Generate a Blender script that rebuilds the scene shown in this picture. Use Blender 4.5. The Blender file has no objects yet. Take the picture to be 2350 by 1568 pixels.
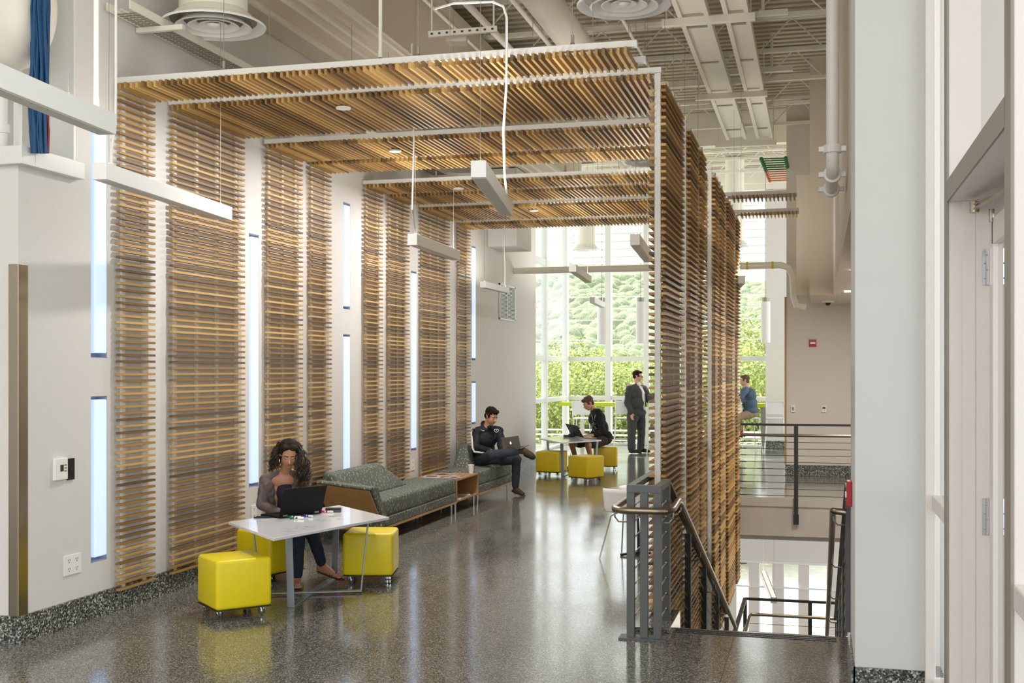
import bpy, math, random
from mathutils import Vector, Matrix, noise
random.seed(7)
S = bpy.context.scene
COL = S.collection
PI = math.pi
# ---------------------------------------------------------------- camera
CH = 1.8
YAW = math.atan(702/2670)
cs, cc = math.sin(YAW), math.cos(YAW)
cam = bpy.data.cameras.new('camera'); cam.sensor_width = 36; cam.lens = 2670/2350*36
cam.shift_y = 66/2350; cam.clip_end = 2000; cam.clip_start = .05
co = bpy.data.objects.new('camera', cam); COL.objects.link(co)
co.location = (0, 0, CH); co.rotation_euler = (PI/2, 0, YAW); S.camera = co
# ---------------------------------------------------------------- sky, sun, exposure
w = bpy.data.worlds.new('sky'); S.world = w; w.use_nodes = True
bg = w.node_tree.nodes['Background']
bg.inputs[0].default_value = (.95, .975, 1, 1); bg.inputs[1].default_value = 1.0
sl = bpy.data.lights.new('sun', 'SUN'); sl.energy = 6; sl.angle = .03; sl.color = (1, .94, .84)
so = bpy.data.objects.new('sun', sl); COL.objects.link(so)
so.rotation_euler = Vector((-.35, .62, .9)).to_track_quat('Z', 'Y').to_euler()
vs = S.view_settings; vs.view_transform = 'Standard'; vs.look = 'None'; vs.gamma = 1; vs.use_curve_mapping = False
vs.exposure = 1.3
S.cycles.max_bounces = 10; S.cycles.diffuse_bounces = 6; S.cycles.sample_clamp_indirect = 6
S.cycles.transparent_max_bounces = 12

# ---------------------------------------------------------------- helpers
def ray(x, y):
    u = (x-1175)/2670
    return (-cs+u*cc, cc+u*cs, (850-y)/2670)
def PZ(x, y, z): r = ray(x, y); t = (z-CH)/r[2]; return Vector((r[0]*t, r[1]*t, z))
def PX(x, y, X): r = ray(x, y); t = X/r[0]; return Vector((X, r[1]*t, CH+r[2]*t))
def PY(x, y, Y): r = ray(x, y); t = Y/r[1]; return Vector((r[0]*t, Y, CH+r[2]*t))
def J(x, y, d): r = ray(x, y); return Vector((r[0]*d, r[1]*d, CH+r[2]*d))
V = Vector
def lin(c):
    return tuple(((v/255)/12.92 if v/255 <= .04045 else ((v/255+.055)/1.055)**2.4) for v in c)
def mat(name, rgb, rough=.6, metal=0, var=0, vscale=8, emit=None, es=0, spec=.5, bump=0, bscale=60, alpha=1):
    m = bpy.data.materials.new(name); m.use_nodes = True
    nt = m.node_tree; b = nt.nodes['Principled BSDF']
    c = lin(rgb)+(1,)
    b.inputs['Base Color'].default_value = c; b.inputs['Roughness'].default_value = rough
    b.inputs['Metallic'].default_value = metal; b.inputs['Specular IOR Level'].default_value = spec
    tc = nt.nodes.new('ShaderNodeTexCoord')
    nz = nt.nodes.new('ShaderNodeTexNoise'); nz.inputs['Scale'].default_value = vscale
    nt.links.new(tc.outputs['Object'], nz.inputs['Vector'])
    mx = nt.nodes.new('ShaderNodeMix'); mx.data_type = 'RGBA'
    k = 1-(var or .04)
    mx.inputs[6].default_value = c; mx.inputs[7].default_value = (c[0]*k, c[1]*k, c[2]*k, 1)
    nt.links.new(nz.outputs[0], mx.inputs[0]); nt.links.new(mx.outputs[2], b.inputs['Base Color'])
    if bump:
        n2 = nt.nodes.new('ShaderNodeTexNoise'); n2.inputs['Scale'].default_value = bscale
        nt.links.new(tc.outputs['Object'], n2.inputs['Vector'])
        bp = nt.nodes.new('ShaderNodeBump'); bp.inputs['Strength'].default_value = bump; bp.inputs['Distance'].default_value = .01
        nt.links.new(n2.outputs[0], bp.inputs['Height']); nt.links.new(bp.outputs[0], b.inputs['Normal'])
    if emit:
        b.inputs['Emission Color'].default_value = lin(emit)+(1,); b.inputs['Emission Strength'].default_value = es
    return m
def ramp(nt, stops, interp='LINEAR'):
    r = nt.nodes.new('ShaderNodeValToRGB'); r.color_ramp.interpolation = interp
    e = r.color_ramp.elements
    while len(e) < len(stops): e.new(.5)
    for i, (p, c) in enumerate(stops): e[i].position = p; e[i].color = lin(c)+(1,)
    return r
def speckle(name, stops, scale, rough, joints=False, spec=.5):
    m = mat(name, (120, 120, 116), rough, spec=spec); nt = m.node_tree; b = nt.nodes['Principled BSDF']
    tc = nt.nodes.new('ShaderNodeTexCoord')
    v = nt.nodes.new('ShaderNodeTexVoronoi'); v.inputs['Scale'].default_value = scale
    nt.links.new(tc.outputs['Object'], v.inputs['Vector'])
    bw = nt.nodes.new('ShaderNodeSeparateColor'); nt.links.new(v.outputs['Color'], bw.inputs[0])
    r = ramp(nt, stops, 'CONSTANT'); nt.links.new(bw.outputs[0], r.inputs[0])
    out = r.outputs[0]
    nz = nt.nodes.new('ShaderNodeTexNoise'); nz.inputs['Scale'].default_value = 1.3; nz.inputs['Detail'].default_value = 6
    nt.links.new(tc.outputs['Object'], nz.inputs['Vector'])
    rr = nt.nodes.new('ShaderNodeMapRange'); rr.inputs[1].default_value = .3; rr.inputs[2].default_value = .7
    rr.inputs[3].default_value = rough*.75; rr.inputs[4].default_value = rough*1.3
    nt.links.new(nz.outputs[0], rr.inputs[0]); nt.links.new(rr.outputs[0], b.inputs['Roughness'])
    if joints:
        sp = nt.nodes.new('ShaderNodeSeparateXYZ'); nt.links.new(tc.outputs['Object'], sp.inputs[0])
        prev = None
        for ax, per, off in ((0, 2.6, .55), (1, 2.75, 1.25)):
            a = nt.nodes.new('ShaderNodeMath'); a.operation = 'ADD'; a.inputs[1].default_value = 100*per+off
            nt.links.new(sp.outputs[ax], a.inputs[0])
            q = nt.nodes.new('ShaderNodeMath'); q.operation = 'MODULO'; q.inputs[1].default_value = per
            nt.links.new(a.outputs[0], q.inputs[0])
            l = nt.nodes.new('ShaderNodeMath'); l.operation = 'LESS_THAN'; l.inputs[1].default_value = .007
            nt.links.new(q.outputs[0], l.inputs[0])
            if prev is None: prev = l.outputs[0]
            else:
                mxx = nt.nodes.new('ShaderNodeMath'); mxx.operation = 'MAXIMUM'
                nt.links.new(prev, mxx.inputs[0]); nt.links.new(l.outputs[0], mxx.inputs[1]); prev = mxx.outputs[0]
        mm = nt.nodes.new('ShaderNodeMix'); mm.data_type = 'RGBA'; mm.inputs[7].default_value = lin((60, 58, 54))+(1,)
        nt.links.new(prev, mm.inputs[0]); nt.links.new(out, mm.inputs[6]); out = mm.outputs[2]
    nt.links.new(out, b.inputs['Base Color'])
    return m
def island_mat(name, stops, rough=.5, grain=True, trans=0):
    m = mat(name, (150, 110, 60), rough); nt = m.node_tree; b = nt.nodes['Principled BSDF']
    g = nt.nodes.new('ShaderNodeNewGeometry'); r = ramp(nt, stops)
    nt.links.new(g.outputs['Random Per Island'], r.inputs[0])
    nt.links.new(r.outputs[0], b.inputs['Base Color'])
    if trans:
        b.inputs['Subsurface Weight'].default_value = 0
        t = nt.nodes.new('ShaderNodeBsdfTranslucent'); nt.links.new(r.outputs[0], t.inputs[0])
        ms = nt.nodes.new('ShaderNodeMixShader'); ms.inputs[0].default_value = trans
        nt.links.new(b.outputs[0], ms.inputs[1]); nt.links.new(t.outputs[0], ms.inputs[2])
        nt.links.new(ms.outputs[0], nt.nodes['Material Output'].inputs[0])
    return m
def glass_mat(name, tint=(.93, .97, .95), refl=.08):
    m = bpy.data.materials.new(name); m.use_nodes = True; nt = m.node_tree
    nt.nodes.remove(nt.nodes['Principled BSDF'])
    t = nt.nodes.new('ShaderNodeBsdfTransparent'); t.inputs[0].default_value = tint+(1,)
    g = nt.nodes.new('ShaderNodeBsdfGlossy'); g.inputs['Roughness'].default_value = .01
    f = nt.nodes.new('ShaderNodeFresnel'); f.inputs[0].default_value = 1.22
    ms = nt.nodes.new('ShaderNodeMixShader')
    nt.links.new(f.outputs[0], ms.inputs[0]); nt.links.new(t.outputs[0], ms.inputs[1]); nt.links.new(g.outputs[0], ms.inputs[2])
    nt.links.new(ms.outputs[0], nt.nodes['Material Output'].inputs[0])
    return m
M = {}
M['white'] = mat('wall_paint', (222, 219, 215), .7)
M['column'] = mat('column_paint', (216, 217, 217), .6)
M['wallfar'] = mat('wall_paint_grey', (220, 213, 205), .7)
M['beige'] = mat('beige_paint', (218, 209, 192), .7)
M['deck'] = mat('roof_deck_paint', (200, 191, 172), .7, var=.1)
M['steel_paint'] = mat('cream_steel_paint', (238, 234, 222), .6)
M['floor'] = speckle('terrazzo_floor', [(0, (48, 48, 46)), (.22, (84, 84, 80)), (.45, (112, 111, 105)), (.7, (140, 138, 130)), (.9, (176, 173, 162))], 165, .13, True, .8)
M['base'] = speckle('terrazzo_base', [(0, (40, 42, 40)), (.3, (84, 86, 82)), (.6, (128, 130, 124)), (.85, (190, 190, 180))], 100, .3)
M['wood'] = island_mat('slat_wood', [(0, (98, 74, 40)), (.3, (146, 111, 60)), (.65, (178, 140, 80)), (1, (204, 168, 104))], .5)
M['alum'] = mat('white_aluminium', (226, 224, 218), .45)
M['fix'] = mat('white_fixture_enamel', (242, 242, 240), .4)
M['lens'] = mat('fixture_lens', (215, 212, 204), .5)
M['led'] = mat('led_lens', (200, 215, 245), .4, emit=(186, 210, 255), es=.33)
M['recess'] = mat('recess_grey', (150, 156, 168), .6)
M['yellow'] = mat('yellow_vinyl', (234, 212, 20), .38, var=.05, bump=.15, bscale=9)
M['yellow2'] = mat('mustard_vinyl', (214, 186, 20), .38, var=.05, bump=.15, bscale=9)
M['chrome'] = mat('chrome', (210, 212, 215), .15, 1)
M['steel'] = mat('brushed_steel', (168, 158, 144), .28, 1)
M['rail'] = mat('brushed_handrail', (150, 138, 122), .3, 1)
M['caster'] = glass_mat('clear_caster', (.8, .82, .84))
M['white_top'] = mat('white_board_top', (226, 228, 232), .08)
M['grey_metal'] = mat('grey_powder_coat', (96, 100, 100), .45)
M['leg_metal'] = mat('silver_leg_paint', (150, 158, 166), .35, .4)
M['dark_metal'] = mat('dark_powder_coat', (52, 54, 52), .45)
M['black'] = mat('black_plastic', (20, 20, 21), .45)
M['blackm'] = mat('laptop_black', (15, 15, 16), .7, spec=.25)
M['silver'] = mat('laptop_aluminium', (170, 168, 160), .35, .7)
M['ply'] = mat('oak_veneer', (186, 142, 90), .5, var=.25, vscale=14)
M['lime'] = mat('lime_laminate', (190, 206, 20), .35)
M['glass'] = glass_mat('window_glass')
M['glass2'] = glass_mat('entry_glass', (.86, .9, .89))
M['frame'] = mat('white_window_frame', (228, 229, 226), .4)
M['frame_shade'] = mat('frame_face_shade', (150, 144, 134), .5)  # grey stands in for shade on the inward frame faces
M['pinkwhite'] = mat('door_frame_paint', (230, 225, 222), .4)
M['paper'] = mat('paper_white', (236, 234, 230), .6)
M['red'] = mat('red_enamel', (176, 24, 34), .4)
M['blue'] = mat('blue_cable', (28, 78, 124), .5)
M['redc'] = mat('red_cable', (150, 44, 36), .5)
M['green'] = mat('green_cable', (40, 120, 60), .5)
M['orange'] = mat('orange_cable', (200, 110, 60), .5)
M['galv'] = mat('galvanised_tray', (160, 156, 146), .5, .5)
M['concrete'] = mat('sunlit_paving', (196, 192, 180), .9, var=.2, vscale=3)
M['hill'] = mat('hazed_forest_hill', (140, 152, 120), .95, var=.6, vscale=.35)  # distance haze is mixed into this pale green
M['leaf'] = island_mat('leaves', [(0, (104, 120, 70)), (.5, (148, 160, 92)), (1, (186, 192, 122))], .6, trans=.4)
M['bark'] = mat('bark', (86, 72, 56), .9)
M['grass'] = mat('grass', (96, 120, 56), .95, var=.4)
def sofa_mat():
    m = mat('patterned_upholstery', (86, 90, 80), .85, bump=.3, bscale=300); nt = m.node_tree; b = nt.nodes['Principled BSDF']
    tc = nt.nodes.new('ShaderNodeTexCoord'); mp = nt.nodes.new('ShaderNodeMapping'); mp.inputs['Rotation'].default_value = (.6, .5, .7)
    mp.inputs['Scale'].default_value = (1, 1, .55)
    v = nt.nodes.new('ShaderNodeTexVoronoi'); v.inputs['Scale'].default_value = 34; v.inputs['Randomness'].default_value = .55
    nt.links.new(tc.outputs['Object'], mp.inputs[0]); nt.links.new(mp.outputs[0], v.inputs['Vector'])
    r = ramp(nt, [(0, (186, 186, 156)), (.24, (172, 172, 142)), (.27, (100, 105, 97)), (1, (86, 91, 84))])
    nt.links.new(v.outputs['Distance'], r.inputs[0]); nt.links.new(r.outputs[0], b.inputs['Base Color'])
    return m
M['sofa'] = sofa_mat()

class MB:
    def __init__(s): s.v = []; s.f = []
    def add(s, vs, fs):
        n = len(s.v); s.v += [tuple(p) for p in vs]; s.f += [[i+n for i in f] for f in fs]; return s
    def box(s, x0, x1, y0, y1, z0, z1, R=None, T=None):
        p = [V((x, y, z)) for x in (x0, x1) for y in (y0, y1) for z in (z0, z1)]
        if R is not None: p = [R @ q for q in p]
        if T is not None: p = [q+V(T) for q in p]
        return s.add(p, [(0, 1, 3, 2), (4, 6, 7, 5), (0, 4, 5, 1), (2, 3, 7, 6), (0, 2, 6, 4), (1, 5, 7, 3)])
    def bar(s, a, b, wd, h, up=(0, 0, 1)):
        a = V(a); b = V(b); d = (b-a).normalized(); up = V(up)
        if abs(d.dot(up)) > .99: up = V((0, 1, 0))
        r = d.cross(up).normalized(); u = r.cross(d).normalized()
        p = [q+r*i*wd/2+u*j*h/2 for q in (a, b) for i, j in ((-1, -1), (1, -1), (1, 1), (-1, 1))]
        return s.add(p, [(3, 2, 1, 0), (4, 5, 6, 7), (0, 1, 5, 4), (1, 2, 6, 5), (2, 3, 7, 6), (3, 0, 4, 7)])
    def tube(s, pts, r, n=8, cap=True):
        pts = [V(p) for p in pts]; rr = r if isinstance(r, (list, tuple)) else [r]*len(pts)
        vs = []; pu = None
        for i, p in enumerate(pts):
            d = (pts[min(i+1, len(pts)-1)]-pts[max(i-1, 0)]).normalized()
            if pu is None: pu = V((0, 0, 1)) if abs(d.z) < .9 else V((1, 0, 0))
            a = d.cross(pu).normalized(); u = a.cross(d).normalized(); pu = u
            vs += [p+(a*math.cos(2*PI*k/n)+u*math.sin(2*PI*k/n))*rr[i] for k in range(n)]
        fs = [(i*n+k, i*n+(k+1) % n, (i+1)*n+(k+1) % n, (i+1)*n+k) for i in range(len(pts)-1) for k in range(n)]
        if cap: fs += [tuple(range(n))[::-1], tuple(range((len(pts)-1)*n, len(pts)*n))]
        return s.add(vs, fs)
    def pane(s, x0, x1, y0, y1, z0, z1):
        if abs(x1-x0) < abs(y1-y0): x = (x0+x1)/2; return s.add([(x, y0, z0), (x, y1, z0), (x, y1, z1), (x, y0, z1)], [(0, 1, 2, 3)])
        y = (y0+y1)/2; return s.add([(x0, y, z0), (x1, y, z0), (x1, y, z1), (x0, y, z1)], [(0, 1, 2, 3)])
    def cyl(s, c, r, h, n=20, r2=None):
        c = V(c); return s.tube([c, c+V((0, 0, h))], [r, r if r2 is None else r2], n)
    def lathe(s, prof, c=(0, 0, 0), n=32, R=None):
        c = V(c); vs = []
        for r, z in prof:
            for k in range(n):
                q = V((r*math.cos(2*PI*k/n), r*math.sin(2*PI*k/n), z))
                vs.append((R @ q if R is not None else q)+c)
        return s.add(vs, [(i*n+k, i*n+(k+1) % n, (i+1)*n+(k+1) % n, (i+1)*n+k) for i in range(len(prof)-1) for k in range(n)])
    def prism(s, poly, z0, z1):
        n = len(poly); vs = [(p[0], p[1], z0) for p in poly]+[(p[0], p[1], z1) for p in poly]
        return s.add(vs, [tuple(range(n))[::-1], tuple(range(n, 2*n))]+[(i, (i+1) % n, n+(i+1) % n, n+i) for i in range(n)])
    def extr(s, poly, d):
        poly = [V(p) for p in poly]; d = V(d); n = len(poly)
        return s.add(poly+[p+d for p in poly], [tuple(range(n))[::-1], tuple(range(n, 2*n))]+[(i, (i+1) % n, n+(i+1) % n, n+i) for i in range(n)])
    def sphere(s, c, r, n=12, m=8):
        c = V(c); r = r if isinstance(r, (tuple, list)) else (r, r, r); vs = []
        for j in range(m+1):
            t = PI*j/m
            vs += [c+V((r[0]*math.sin(t)*math.cos(2*PI*k/n), r[1]*math.sin(t)*math.sin(2*PI*k/n), r[2]*math.cos(t))) for k in range(n)]
        return s.add(vs, [(j*n+k, (j+1)*n+k, (j+1)*n+(k+1) % n, j*n+(k+1) % n) for j in range(m) for k in range(n)])
    def obj(s, name, m, parent=None, smooth=False, bevel=0, seg=2, label=None, loc=None):
        me = bpy.data.meshes.new(name); base = V((0, 0, 0))
        if parent is not None: base = parent_world(parent)
        me.from_pydata([tuple(V(p)-base) for p in s.v], [], s.f); me.update()
        o = bpy.data.objects.new(name, me); COL.objects.link(o)
        me.materials.append(M[m] if isinstance(m, str) else m)
        if parent is not None: o.parent = parent
        if smooth:
            for p in me.polygons: p.use_smooth = True
            try: me.set_sharp_from_angle(angle=math.radians(40))
            except Exception: pass
        if bevel:
            b = o.modifiers.new('bevel', 'BEVEL'); b.width = bevel; b.segments = seg; b.limit_method = 'ANGLE'
            b.angle_limit = math.radians(40)
        if label: o['label'] = label
        return o
def parent_world(p):
    t = V((0, 0, 0))
    while p is not None: t += p.location; p = p.parent
    return t
def tag(o, label, cat, group=None, kind=None):
    o['label'] = label; o['category'] = cat
    if group: o['group'] = group
    if kind: o['kind'] = kind
    return o
def thing(name, label, cat, loc=(0, 0, 0), group=None):
    o = bpy.data.objects.new(name, None); COL.objects.link(o); o.location = loc; o.empty_display_size = .1
    return tag(o, label, cat, group)
def struct(name, mb, m, **k):
    o = mb.obj(name, m, **k); o['kind'] = 'structure'; return o
def rotz(a): return Matrix.Rotation(a, 3, 'Z')

# ================================================================ SETTING
YW = 27.7
ZD = 6.45
f = MB()
f.box(-9, -1.22, -4, 28.0, -.5, 0); f.box(-1.22, .2, -4, 8.16, -.5, 0); f.box(.2, 1.6, -4, 8.16, -.5, 0)
f.box(-1.22, 3, 16.85, 28.0, -.5, 0)
struct('floor', f, 'floor')
fb = MB().box(-1.22, 1.5, 16.82, 16.85, -.1, -.02)
struct('trim_1', MB().box(-1.22, 1.5, 16.8, 16.85, -.12, -.001).box(-1.22, 1.5, 16.83, 16.86, -.54, -.12), 'wallfar')
struct('trim_2', MB().box(-1.26, -1.22, 8.16, 16.8, -.52, -.002), 'wallfar')
# lower storey
struct('floor_lower', MB().box(-9, 6, 2, 27.9, -4.5, -4.35), 'floor')
lw = MB().box(-9, 6, 27.75, 27.95, -2.65, -.5)
for a, b in ((1600, 1690), (1718, 1743), (1772, 1799), (1832, 1857), (1897, 2000)):
    lw.box(PY(a, 900, 27.75).x, PY(b, 900, 27.75).x, 27.75, 27.95, -4.35, -2.65)
struct('wall_lower', lw, 'wallfar')
struct('ceiling_lower', MB().box(-9, 1.6, 17, 27.9, -.62, -.52), 'wallfar')
lp = MB(); lp.tube([PY(1700, 1242, 20), PY(1700, 1242, 20)+V((.0, 0, 0)), PY(1960, 1253, 20)], .05, 10)
tag(lp.obj('overhead_pipe', 'steel_paint', smooth=True), 'white pipe below the far floor edge on the lower storey', 'pipe')
# walls with holes
def holewall(mb, X0, X1, y0, y1, z0, z1, holes):
    ys = sorted({y0, y1} | {h[0] for h in holes} | {h[1] for h in holes}); zs = sorted({z0, z1} | {h[2] for h in holes} | {h[3] for h in holes})
    for a, b in zip(ys, ys[1:]):
        run = None
        for c, d in zip(zs, zs[1:]):
            m_ = ((a+b)/2, (c+d)/2)
            if any(h[0] < m_[0] < h[1] and h[2] < m_[1] < h[3] for h in holes):
                if run: mb.box(X0, X1, a, b, run[0], run[1]); run = None
            else: run = (run[0], d) if run else (c, d)
        if run: mb.box(X0, X1, a, b, run[0], run[1])
XW = -5.09
leds = [(7.37, 7.57, 1.89, 3.62), (7.37, 7.57, .40, 1.61), (9.79, 9.99, .71, 3.07), (12.0, 12.2, 2.48, 3.67), (12.0, 12.2, .53, 2.2),
        (14.22, 14.44, .75, 3.09), (16.95, 17.17, 1.95, 3.7), (16.95, 17.17, .97, 1.63)]
wl = MB(); holewall(wl, -5.19, XW, 7.2, 21.1, 0, 6.9, leds)
wl.box(-5.19, XW, 6.58, 7.2, 0, 3.15); wl.box(-5.4, -5.195, 7.205, 21.1, 0, 6.9)
struct('wall_left', wl, 'white')
struct('wall_front_left', MB().box(-9, -5.19, 6.58, 6.7, 0, 3.15).box(-9, -6.35, 6.58, 6.7, 3.27, 6.9), 'white')  # upper box is added out of view to keep sky light off the alcove
struct('wall_outer_left', MB().box(-9.1, -9, -4, 8, -.5, 6.9), 'white')
struct('wall_rear_added', MB().box(-9, -2.5, -4.1, -4, 0, 6.9), 'white')  # unseen partial wall, added to cut sky light from behind left
struct('wall_alcove', MB().box(-9, -5.3, 7.9, 8.0, 2.9, 6.9), 'white')
struct('wall_right_upper', MB().box(.22, .32, 7.6, 17.9, 2.92, 6.9), 'wallfar')
wf = MB().box(-.52, 3, 20.4, 20.6, 0, 6.9); struct('wall_far_right', wf, 'wallfar')
struct('wall_right', MB().box(1.6, 1.7, 7.6, 20.4, -4.3, 6.9), 'wallfar')
struct('wall_bulkhead', MB().box(-.12, .32, 17.9, 20.4, 2.92, 6.9).box(-.32, -.12, 18.4, 19.4, 2.95, 4.8), 'beige')
struct('ceiling_soffit', MB().box(.32, 1.6, 7.6, 20.4, 2.92, 3.0), 'wallfar')
struct('wall_stair_lower', MB().box(-3.0, -2.9, 5, 16, -4.35, -.5), 'wallfar')
struct('column_right', MB().box(.2, .565, 6.75, 7.62, 0, 6.9), 'column')
struct('column_window', MB().box(PY(1757, 0, 27.3).x, PY(1812, 0, 27.3).x, 27.3, 27.9, 0, 5.94), 'white')
struct('wall_window_right', MB().box(-.6, 3, 27.6, 27.9, 0, 6.9), 'white')
struct('baseboard_left', MB().box(XW, XW+.02, 6.58, 21.1, 0, .18).box(-9, XW+.02, 6.56, 6.58, 0, .18), 'base')
struct('baseboard_far', MB().box(-.54, 1.6, 20.38, 20.4, 0, .19), 'base')
struct('baseboard_column', MB().box(.19, .575, 6.735, 6.75, 0, .15).box(.18, .2, 6.735, 7.62, 0, .15), 'base')
struct('baseboard_pillar', MB().box(-1.2, -.6, 27.27, 27.3, 0, .18), 'base')
struct('wall_exterior', MB().box(.62, 7, 7.5, 7.6, -.1, 6.9), 'white')
# roof deck with ribs
rd = MB(); y = 1
rd.box(-9.2, 3, 1, 28.2, ZD+.06, ZD+.3)
while y < 28: rd.box(-9.2, 3, y, y+.1, ZD, ZD+.06); y += .2
struct('ceiling', rd, 'deck')
struct('trim_roof_beam', MB().box(-6.5, 1.6, 27.3, 27.9, 5.95, 6.45).box(-5.09, 1.6, 21.2, 21.4, 5.85, 6.45), 'steel_paint')
# exterior grounds
struct('ground', MB().box(-300, 300, 27.95, 60, -4.6, -4.4), 'concrete')
struct('ground_entry', MB().box(.6, 30, -14, 14, -.5, -.03), 'concrete')
struct('ground_meadow', MB().box(-500, 500, 60, 220, -5.2, -4.7), 'grass')
# ================================================================ GLAZING (far)
XL = -5.9
def glazing():
    fr = MB()
    vx = [PY(x, 0, YW).x for x in (1298, 1396, 1484, 1590, 1690)]
    for x in vx: fr.box(x-.07, x+.07, YW-.08, YW+.08, 0, 6.0)
    for z, h in ((.03, .06), (1.13, .10), (2.07, .12), (5.9, .1)): fr.box(XL, -1.15, YW-.05, YW+.05, z-h/2, z+h/2)
    o = struct('window_1', fr, 'frame', bevel=.008)
    MB().pane(XL, -1.15, YW-.005, YW+.005, 0, 6).obj('window_pane', 'glass', o)
    fr = MB()
    for y in (21.2, 23.2, 25.3, 27.5): fr.box(XL-.06, XL+.06, y-.08, y+.08, 0, 6.0)
    for z, h in ((.03, .06), (1.13, .1), (2.07, .12), (4.2, .15), (5.9, .1)): fr.box(XL-.05, XL+.05, 21.1, 27.7, z-h/2, z+h/2)
    o = struct('window_2', fr, 'frame', bevel=.008)
    MB().pane(XL-.005, XL+.005, 21.2, 27.6, 0, 6).obj('window_pane', 'glass', o)
    struct('wall_jog', MB().box(XL, -5.4, 21.0, 21.1, 0, 6.9), 'white')
    struct('trim_3', MB().box(XL-.1, -1.1, YW+.1, YW+.2, 5.95, 6.6), 'frame')
glazing()
# exterior sun louvres
lv = thing('sun_louver_screen', 'rack of white horizontal sunshade blades outside the tall window wall', 'sunshade', (-3.5, 28.3, -.4))
b = MB()
for z in [3.62, 3.33, 3.04, 2.55] + [4.2+.19*k for k in range(9)]:
    b.box(-7, -.9, 28.2, 28.45, z-.012, z+.012)
b.obj('louver_blades', 'frame', lv)
b = MB()
for x in (-6.9, -4.93, -2.9, -1): b.box(x-.02, x+.02, 28.2, 28.45, -.4, 6.0)
b.obj('louver_posts', 'frame', lv)
b = MB()
for z in (.08, .2, .32): b.box(-7, -.9, 28.3, 28.33, z-.02, z+.02)
b.obj('lower_rails', 'frame', lv)
# lower windows
o = struct('window_3', MB().box(-2.2, 1.5, 27.7, 27.75, -2.7, -2.64).box(-2.2, 1.5, 27.7, 27.75, -3.27, -3.23), 'frame')
MB().pane(-2.2, 1.5, 27.8, 27.81, -4.35, -2.65).obj('window_pane', 'glass', o)
# ================================================================ ENTRY FRAMES (right)
fr = MB().box(.6, .9, 5.88, 5.99, 0, 6.4)
fr.box(.6, .66, 5.99, 6.75, 1.04, 1.12).box(.6, .66, 5.99, 6.75, 0, .12).box(.565, .62, 6.7, 6.76, 0, 6.4)
fr.box(.6, .9, 4.1, 5.88, 2.60, 2.70)
fr.box(.6, .9, 3.98, 4.1, 0, 6.4)
fr.box(.6, .66, .5, 3.98, 1.04, 1.12).box(.6, .66, .5, 3.98, 0, .12).box(.6, .9, .4, .5, 0, 6.4)
o = struct('window_4', fr, 'pinkwhite', bevel=.006)
MB().pane(.64, .645, 5.99, 6.7, 0, 6.4).pane(.74, .75, 4.1, 5.88, 2.7, 6.4).pane(.64, .645, .5, 3.98, 0, 6.4).obj('window_pane', 'glass2', o)
MB().box(.592, .60, 5.875, 5.995, 0, 6.4).box(.592, .6, 3.975, 4.105, 0, 6.4).box(.592, .6, 4.1, 5.88, 2.60, 2.7).obj('shade_face', 'frame_shade', o)  # thin grey skins colour shade onto mullion and header faces
# door: frame, leaf, hinges, closer
dj = MB().box(.72, .9, 5.84, 5.88, 0, 2.6).box(.66, .72, 5.862, 5.88, 0, 2.6).box(.8, .86, 4.1, 5.84, 2.52, 2.6)
dr = struct('door_1', dj, 'pinkwhite', bevel=.003)
lf = MB().box(.775, .82, 5.72, 5.825, .02, 2.5).box(.775, .82, 4.1, 4.22, .02, 2.5).box(.775, .82, 4.2, 5.75, 2.38, 2.5).box(.775, .82, 4.2, 5.75, .02, .25)
lf.obj('door_leaf', 'pinkwhite', dr, bevel=.003)
MB().pane(.795, .80, 4.2, 5.75, .2, 2.4).obj('door_pane', 'glass2', dr)
for z in (2.2, 1.03):
    h = MB().box(.745, .78, 5.83, 5.838, z, z+.17)
    for k in range(5): h.tube([(.785, 5.832, z+.002+k*.034), (.785, 5.832, z+.03+k*.034)], .009, 8)
    for dx, dz in ((.755, .03), (.765, .07), (.755, .1), (.765, .14)): h.sphere((dx, 5.829, z+dz), .004, 6, 4)
    h.obj('hinge', 'chrome', dr)
c = MB().cyl((.70, 5.75, 2.53), .022, .05, 16).bar((.70, 5.75, 2.565), (.80, 5.2, 2.56), .02, .008).bar((.70, 5.75, 2.545), (.80, 4.5, 2.54), .018, .008).cyl((.77, 5.72, 2.48), .012, .06).box(.78, .83, 5.1, 5.35, 2.53, 2.57)
c.obj('door_closer', 'steel', dr)

# ================================================================ LED STRIPS
for i, (y0, y1, z0, z1) in enumerate(leds):
    lab = ['tall glowing light slot left of the first slat band, upper of two', 'short glowing light slot above the wall outlet at far left, lower of two',
           'single tall glowing slot right behind the seated woman, between slat bands', 'upper of the two glowing slots in the middle of the wall',
           'lower of the two glowing slots, ending just behind the near sofa', 'single tall glowing slot above the low bookcase table',
           'upper of the two farthest glowing slots beyond the last slat band', 'small lower glowing slot just behind the seated man'][i]
    t = thing('light_slot', lab, 'wall light', (XW-.05, (y0+y1)/2, z0))
    MB().box(XW-.098, XW-.09, y0, y1, z0, z1).box(XW-.09, XW-.004, y0, y0+.006, z0, z1).box(XW-.09, XW-.004, y1-.006, y1, z0, z1).box(XW-.09, XW-.004, y0, y1, z0, z0+.006).box(XW-.09, XW-.004, y0, y1, z1-.006, z1).obj('housing', 'recess', t)
    MB().box(XW-.06, XW+.002, y0+.05, y1-.004, z0+.035, z1-.025).obj('light_lens', 'led', t, bevel=.01)

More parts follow.
